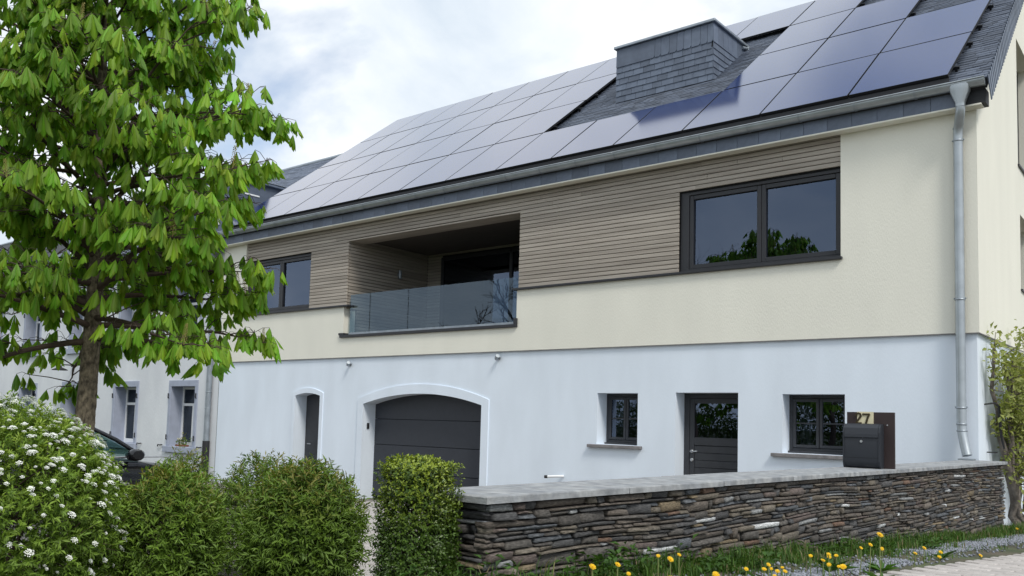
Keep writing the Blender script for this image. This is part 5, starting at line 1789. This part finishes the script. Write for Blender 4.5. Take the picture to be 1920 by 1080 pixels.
def dandelion_mesh(seed):
    r = random.Random(seed); b = MB()
    for ring, (m_, r0, r1, z0, z1) in enumerate(((22, .25, 1.0, 0, .12), (18, .18, .82, .06, .26), (13, .1, .58, .12, .36), (8, .02, .32, .18, .42))):
        for k in range(m_):
            a = 2 * math.pi * (k + .5 * (ring % 2)) / m_ + r.uniform(-.06, .06); w = .13
            R1 = r1 * r.uniform(.88, 1.08)
            c, s_ = math.cos(a), math.sin(a)
            def pt(rad, off, z): return (rad * c - off * s_, rad * s_ + off * c, z)
            b.add([pt(r0, -w * .35, z0), pt(r0, w * .35, z0), pt(R1, w * .55, z1), pt(R1, -w * .55, z1)], [(0, 1, 2, 3)])
    return b.mesh('flower_head', M['petal_yellow'])
dhm = [dandelion_mesh(i) for i in range(4)]
cal = MB(); cal.lathe([(.12, -.75), (.42, -.55), (.5, -.2), (.45, .02), (0, .04)], (0, 0, 0), 'z', 10); calm = cal.mesh('calyx', M['stem'])
def rosette(seed):
    r = np.random.default_rng(seed); n = 9
    a = r.uniform(0, 6.28, n); P = np.zeros((n, 3)); A = np.stack([np.cos(a), np.sin(a), r.uniform(.25, .9, n)], 1)
    U = np.tile(np.array([0, 0, 1.0]), (n, 1)) + r.normal(size=(n, 3)) * .2
    ln = r.uniform(.08, .15, n)
    V, F, C = leaves(P, A, U, ln, ln * .26, np.array([.06, .14, .025]) * r.uniform(.7, 1.5, (n, 1)))
    return np_mesh('leaf_rosette', V, F, M['grass'], False, C)
rsm = [rosette(i) for i in range(4)]
D_ORDER = sorted(range(16, 23), key=lambda i: to_pixel((DAND[i][0], DAND[i][1], street_z(DAND[i][1]) + DAND[i][2]))[0])
for i, (x, y, h, w) in enumerate(DAND):
    z = street_z(y)
    h *= .92
    lb = DL.get(i)
    grp = 'dandelions along the wall'
    if lb is None:
        rank = ('first', 'second', 'third', 'fourth', 'fifth', 'sixth', 'seventh', 'eighth')
        lb = f'{rank[i - 8]} dandelion from the left in the cluster at the bottom edge' if i < 16 else f'{rank[D_ORDER.index(i)]} dandelion from the left in the dense cluster left of the tallest one'
    t = thing('dandelion', (x, y, z), lb, 'flower', grp)
    bend = Vector((random.uniform(-.02, .02), random.uniform(-.02, .02), 0))
    top = Vector((x, y, z + h))
    s = MB(); s.tube([Vector((x, y, z - .01)) - bend, Vector((x, y, z + h * .5)), top], .0028, 5); s.build('stem', M['stem'], t)
    face = Vector((.45 + random.uniform(-.3, .3), -.45 + random.uniform(-.3, .3), .75)).normalized()
    q = face.to_track_quat('Z', 'Y').to_matrix().to_4x4()
    sc_ = w * .50
    link('flower_head', dhm[i % 4], t, Matrix.Translation(top) @ q @ Matrix.Diagonal((sc_, sc_, sc_, 1)))
    link('calyx', calm, t, Matrix.Translation(top - face * .002) @ q @ Matrix.Diagonal((sc_, sc_, sc_, 1)))
    if i % 3 == 0:
        link('leaf_rosette', rsm[(i // 3) % 4], t, Matrix.Translation((x, y, z + .005)))

# ================================================================== parked car behind the hedge
CXN, CYN = -9.05, -5.55        # nose, near side (before the car is turned to face the house)
car = thing('parked_car', (CXN - 1.44, CYN + .86 - 1.0, -.6), 'black hatchback parked behind the hedge, wing mirror showing', 'car')
CG = -.61
# side profile (along x, nose to +x), heights above ground; x measured from the nose backwards
def car_section(pts, y0, y1, inset):
    pass
def loft(name, secs, mat, smooth_=True):
    b = MB(); n = len(secs[0])
    vs = [p for s_ in secs for p in s_]
    f = [(i * n + k, i * n + (k + 1) % n, (i + 1) * n + (k + 1) % n, (i + 1) * n + k) for i in range(len(secs) - 1) for k in range(n)]
    b.add(vs, f, smooth_); b.add(secs[0], [tuple(range(n))[::-1]]); b.add(secs[-1], [tuple(range(n))])
    return b.build(name, mat, car)
def body_sec(x, hw, zb, zt, crown):
    """cross-section ring of the lower body at x: half width, bottom, shoulder height"""
    cy = CYN + .86
    pr2 = [(-1, zb + .10), (-1.0, zb + .35), (-1.0, zt - .14), (-.96, zt - .04), (-.86, zt), (-.45, zt + crown), (0, zt + crown * 1.25), (.45, zt + crown), (.86, zt), (.96, zt - .04), (1.0, zt - .14), (1.0, zb + .35), (1, zb + .10), (.8, zb), (-.8, zb)]
    return [(x, cy + a * hw, CG + z) for a, z in pr2]
body = loft('body', [body_sec(CXN, .58, .25, .58, .02), body_sec(CXN - .12, .74, .20, .64, .03), body_sec(CXN - .45, .83, .17, .71, .045), body_sec(CXN - .95, .86, .16, .79, .04), body_sec(CXN - 1.30, .87, .16, .87, .02),
            body_sec(CXN - 2.2, .88, .16, .93, .0), body_sec(CXN - 3.2, .88, .16, .95, .0), body_sec(CXN - 3.8, .85, .18, .95, .0), body_sec(CXN - 4.05, .76, .28, .88, .0)], M['carpaint'])
def roof_ring(x, hw, z): 
    cy = CYN + .86
    return [(x, cy - hw, CG + z)], [(x, cy + hw, CG + z)]
cyc = CYN + .86
base_l = [(CXN - 1.22, .76, .93), (CXN - 3.85, .72, .97)]
top_l = [(CXN - 2.05, .56, 1.40), (CXN - 2.6, .57, 1.455), (CXN - 3.35, .54, 1.42)]
b = MB()   # roof skin
rv = []
for x, hw, z in [(CXN - 1.98, .55, 1.385)] + top_l + [(CXN - 3.55, .50, 1.35)]:
    rv += [(x, cyc - hw, CG + z), (x, cyc - hw * .5, CG + z + .035), (x, cyc + hw * .5, CG + z + .035), (x, cyc + hw, CG + z)]
b.add(rv, [(i * 4 + k, i * 4 + k + 1, (i + 1) * 4 + k + 1, (i + 1) * 4 + k) for i in range(4) for k in range(3)], True)
b.build('roof', M['carpaint'], car)
b = MB()
for sg in (-1, 1):
    y = lambda hw: cyc + sg * hw
    def P_(x, hw, z): return Vector((CXN - x, y(hw), CG + z))
    b.tube([P_(1.20, .80, .93), P_(1.60, .72, 1.19), P_(2.0, .57, 1.40), P_(2.6, .575, 1.462), P_(3.35, .545, 1.425), P_(3.9, .66, 1.0)], [.030, .032, .030, .024, .03, .05], 6)
    b.tube([P_(2.45, .80, .93), P_(2.55, .58, 1.45)], .035, 6)
b.build('pillars', M['carpaint'], car)
for sg in (-1, 1):
    b = MB()
    y = lambda hw: cyc + sg * hw
    P_ = lambda x, hw, z: (CXN - x, y(hw), CG + z)
    b.add([P_(1.25, .795, .935), P_(2.44, .80, .935), P_(2.54, .585, 1.44), P_(2.02, .58, 1.385)], [(0, 1, 2, 3)])
    b.build('front_side_window', M['carglass'], car); b = MB()
    b.add([P_(2.46, .80, .935), P_(3.7, .72, .97), P_(3.34, .55, 1.40), P_(2.56, .585, 1.44)], [(0, 1, 2, 3)])
    b.build('rear_side_window', M['carglass'], car)
b = MB(); b.add([(CXN - 1.18, cyc - .76, CG + .935), (CXN - 1.18, cyc + .76, CG + .935), (CXN - 1.99, cyc + .55, CG + 1.385), (CXN - 1.99, cyc - .55, CG + 1.385)], [(0, 1, 2, 3)]); b.build('windscreen', M['carglass'], car)
b = MB(); b.add([(CXN - 3.92, cyc - .68, CG + .97), (CXN - 3.92, cyc + .68, CG + .97), (CXN - 3.52, cyc + .5, CG + 1.36), (CXN - 3.52, cyc - .5, CG + 1.36)], [(0, 3, 2, 1)]); b.build('rear_window', M['carglass'], car)
def mirror(sg):
    secs = []
    for t, s_ in ((0, .35), (.12, .8), (.5, 1.0), (.85, .95), (1, .7)):
        x0 = CXN - 1.42; ring = []
        for k in range(12):
            a = 2 * math.pi * k / 12
            ring.append((x0 - .02 + (.13 * math.cos(a)) * s_, cyc + sg * (.89 + .25 * t), CG + .96 + .095 * math.sin(a) * s_ + .01 * t))
        secs.append(ring)
    b = MB(); n = 12
    b.add([p for s_ in secs for p in s_], [(i * n + k, i * n + (k + 1) % n, (i + 1) * n + (k + 1) % n, (i + 1) * n + k) for i in range(4) for k in range(n)], True)
    b.add(secs[-1], [tuple(range(n))]); b.add(secs[0], [tuple(range(n))[::-1]])
    b.tube([(CXN - 1.42, cyc + sg * .80, CG + .90), (CXN - 1.42, cyc + sg * .93, CG + .93)], .028, 6)
    b.build('wing_mirror', M['carpaint'], car)
mirror(-1); mirror(1)
for xo in (.82, 3.28):
    for sg in (-1, 1):
        c0 = (CXN - xo, cyc + sg * .74, CG + .31)
        w = MB(); w.lathe([(.19, -.10), (.29, -.11), (.315, -.06), (.315, .06), (.29, .11), (.19, .10)], c0, 'y', 24); wh = w.build('wheel', M['tyre'], car)
        w = MB(); w.lathe([(0, sg * .07), (.05, sg * .08), (.17, sg * .05), (.20, sg * .09)], c0, 'y', 20); w.build('rim', M['silver'], wh)
for sg in (-1, 1):
    b = MB(); b.bbox(CXN - .16, CXN - .03, cyc + sg * .56 - .14, cyc + sg * .56 + .14, CG + .56, CG + .66, .02); b.build('headlight', M['silver'], car)
    b = MB(); b.bbox(CXN - 1.65, CXN - 1.5, cyc + sg * .885 - .015, cyc + sg * .885 + .015, CG + .80, CG + .83, .005); b.build('door_handle', M['carpaint'], car)
b = MB(); b.bbox(CXN - 3.5, CXN - .4, cyc - .885, cyc - .872, CG + .915, CG + .935, .003); b.build('waist_trim', M['silver'], car)
car.location = (-10.70, -5.13, -.6); car.rotation_euler = (0, 0, R(90))

# ================================================================== bare tree across the street, seen in the panes
def bare_tree(base, label, seed, l0, rad0):
    t = thing('bare_tree', base, label, 'tree', 'bare trees across the street')
    b = MB(); r = random.Random(seed)
    def grow(p, d, l, rad, depth):
        n = 4; pts = [p]; rr2 = [rad]
        for k in range(n):
            d = (d + Vector((r.uniform(-.35, .35), r.uniform(-.35, .35), r.uniform(-.22, .25)))).normalized()
            pts.append(pts[-1] + d * l / n); rr2.append(rad * (1 - .12 * (k + 1)))
        b.tube(pts, rr2, 6 if depth > 2 else 4, False)
        if depth == 0: return
        for k in range(3 if depth > 1 else 4):
            q = pts[r.randrange(2, n + 1)]
            nd = (d + Vector((r.uniform(-1, 1), r.uniform(-1, 1), r.uniform(-.3, .7)))).normalized()
            grow(q, nd, l * r.uniform(.6, .82), rad * r.uniform(.45, .62), depth - 1)
    grow(Vector(base), Vector((.05, 0, 1)), l0, rad0, 6)
    b.build('branches', M['twig'], t)
bare_tree((-14.2, -19.0, -.3), 'bare tree across the street, mirrored in the left pane of the wide window', 4, 4.7, .30)
bare_tree((-24.0, -18.0, -.3), 'gnarled bare tree across the street, mirrored in the glass railing', 9, 4.3, .42)
bare_tree((-10.0, -23.0, -.3), 'slim bare tree across the street, mirrored in the front door pane', 13, 2.2, .16)
hb = thing('street_hedge', (-12, -25, -.3), 'long leafy hedge across the street, mirrored in the ground floor panes', 'hedge')
rh = np.random.default_rng(3); nh = 75000
P = np.stack([rh.uniform(-40, 14, nh), -25 + rh.normal(0, .7, nh), np.zeros(nh)], 1)
P[:, 2] = rh.uniform(-.4, 1, nh) * (2.1 + .5 * np.sin(P[:, 0] * .9) + .35 * np.sin(P[:, 0] * 2.3 + 1))
ln = rh.uniform(.10, .20, nh); t_ = rh.uniform(0, 1, (nh, 1))
V, F, CC = leaves(P, norm(rh.normal(size=P.shape)), norm(rh.normal(size=P.shape) + np.array([0, 0, 1.0])), ln, ln * .5, np.array([.04, .075, .015]) * (1 - t_) + np.array([.11, .17, .03]) * t_)
tag(link('foliage', np_mesh('foliage', V, F, M['leaf_shrub'], False, CC), hb), kind='stuff')
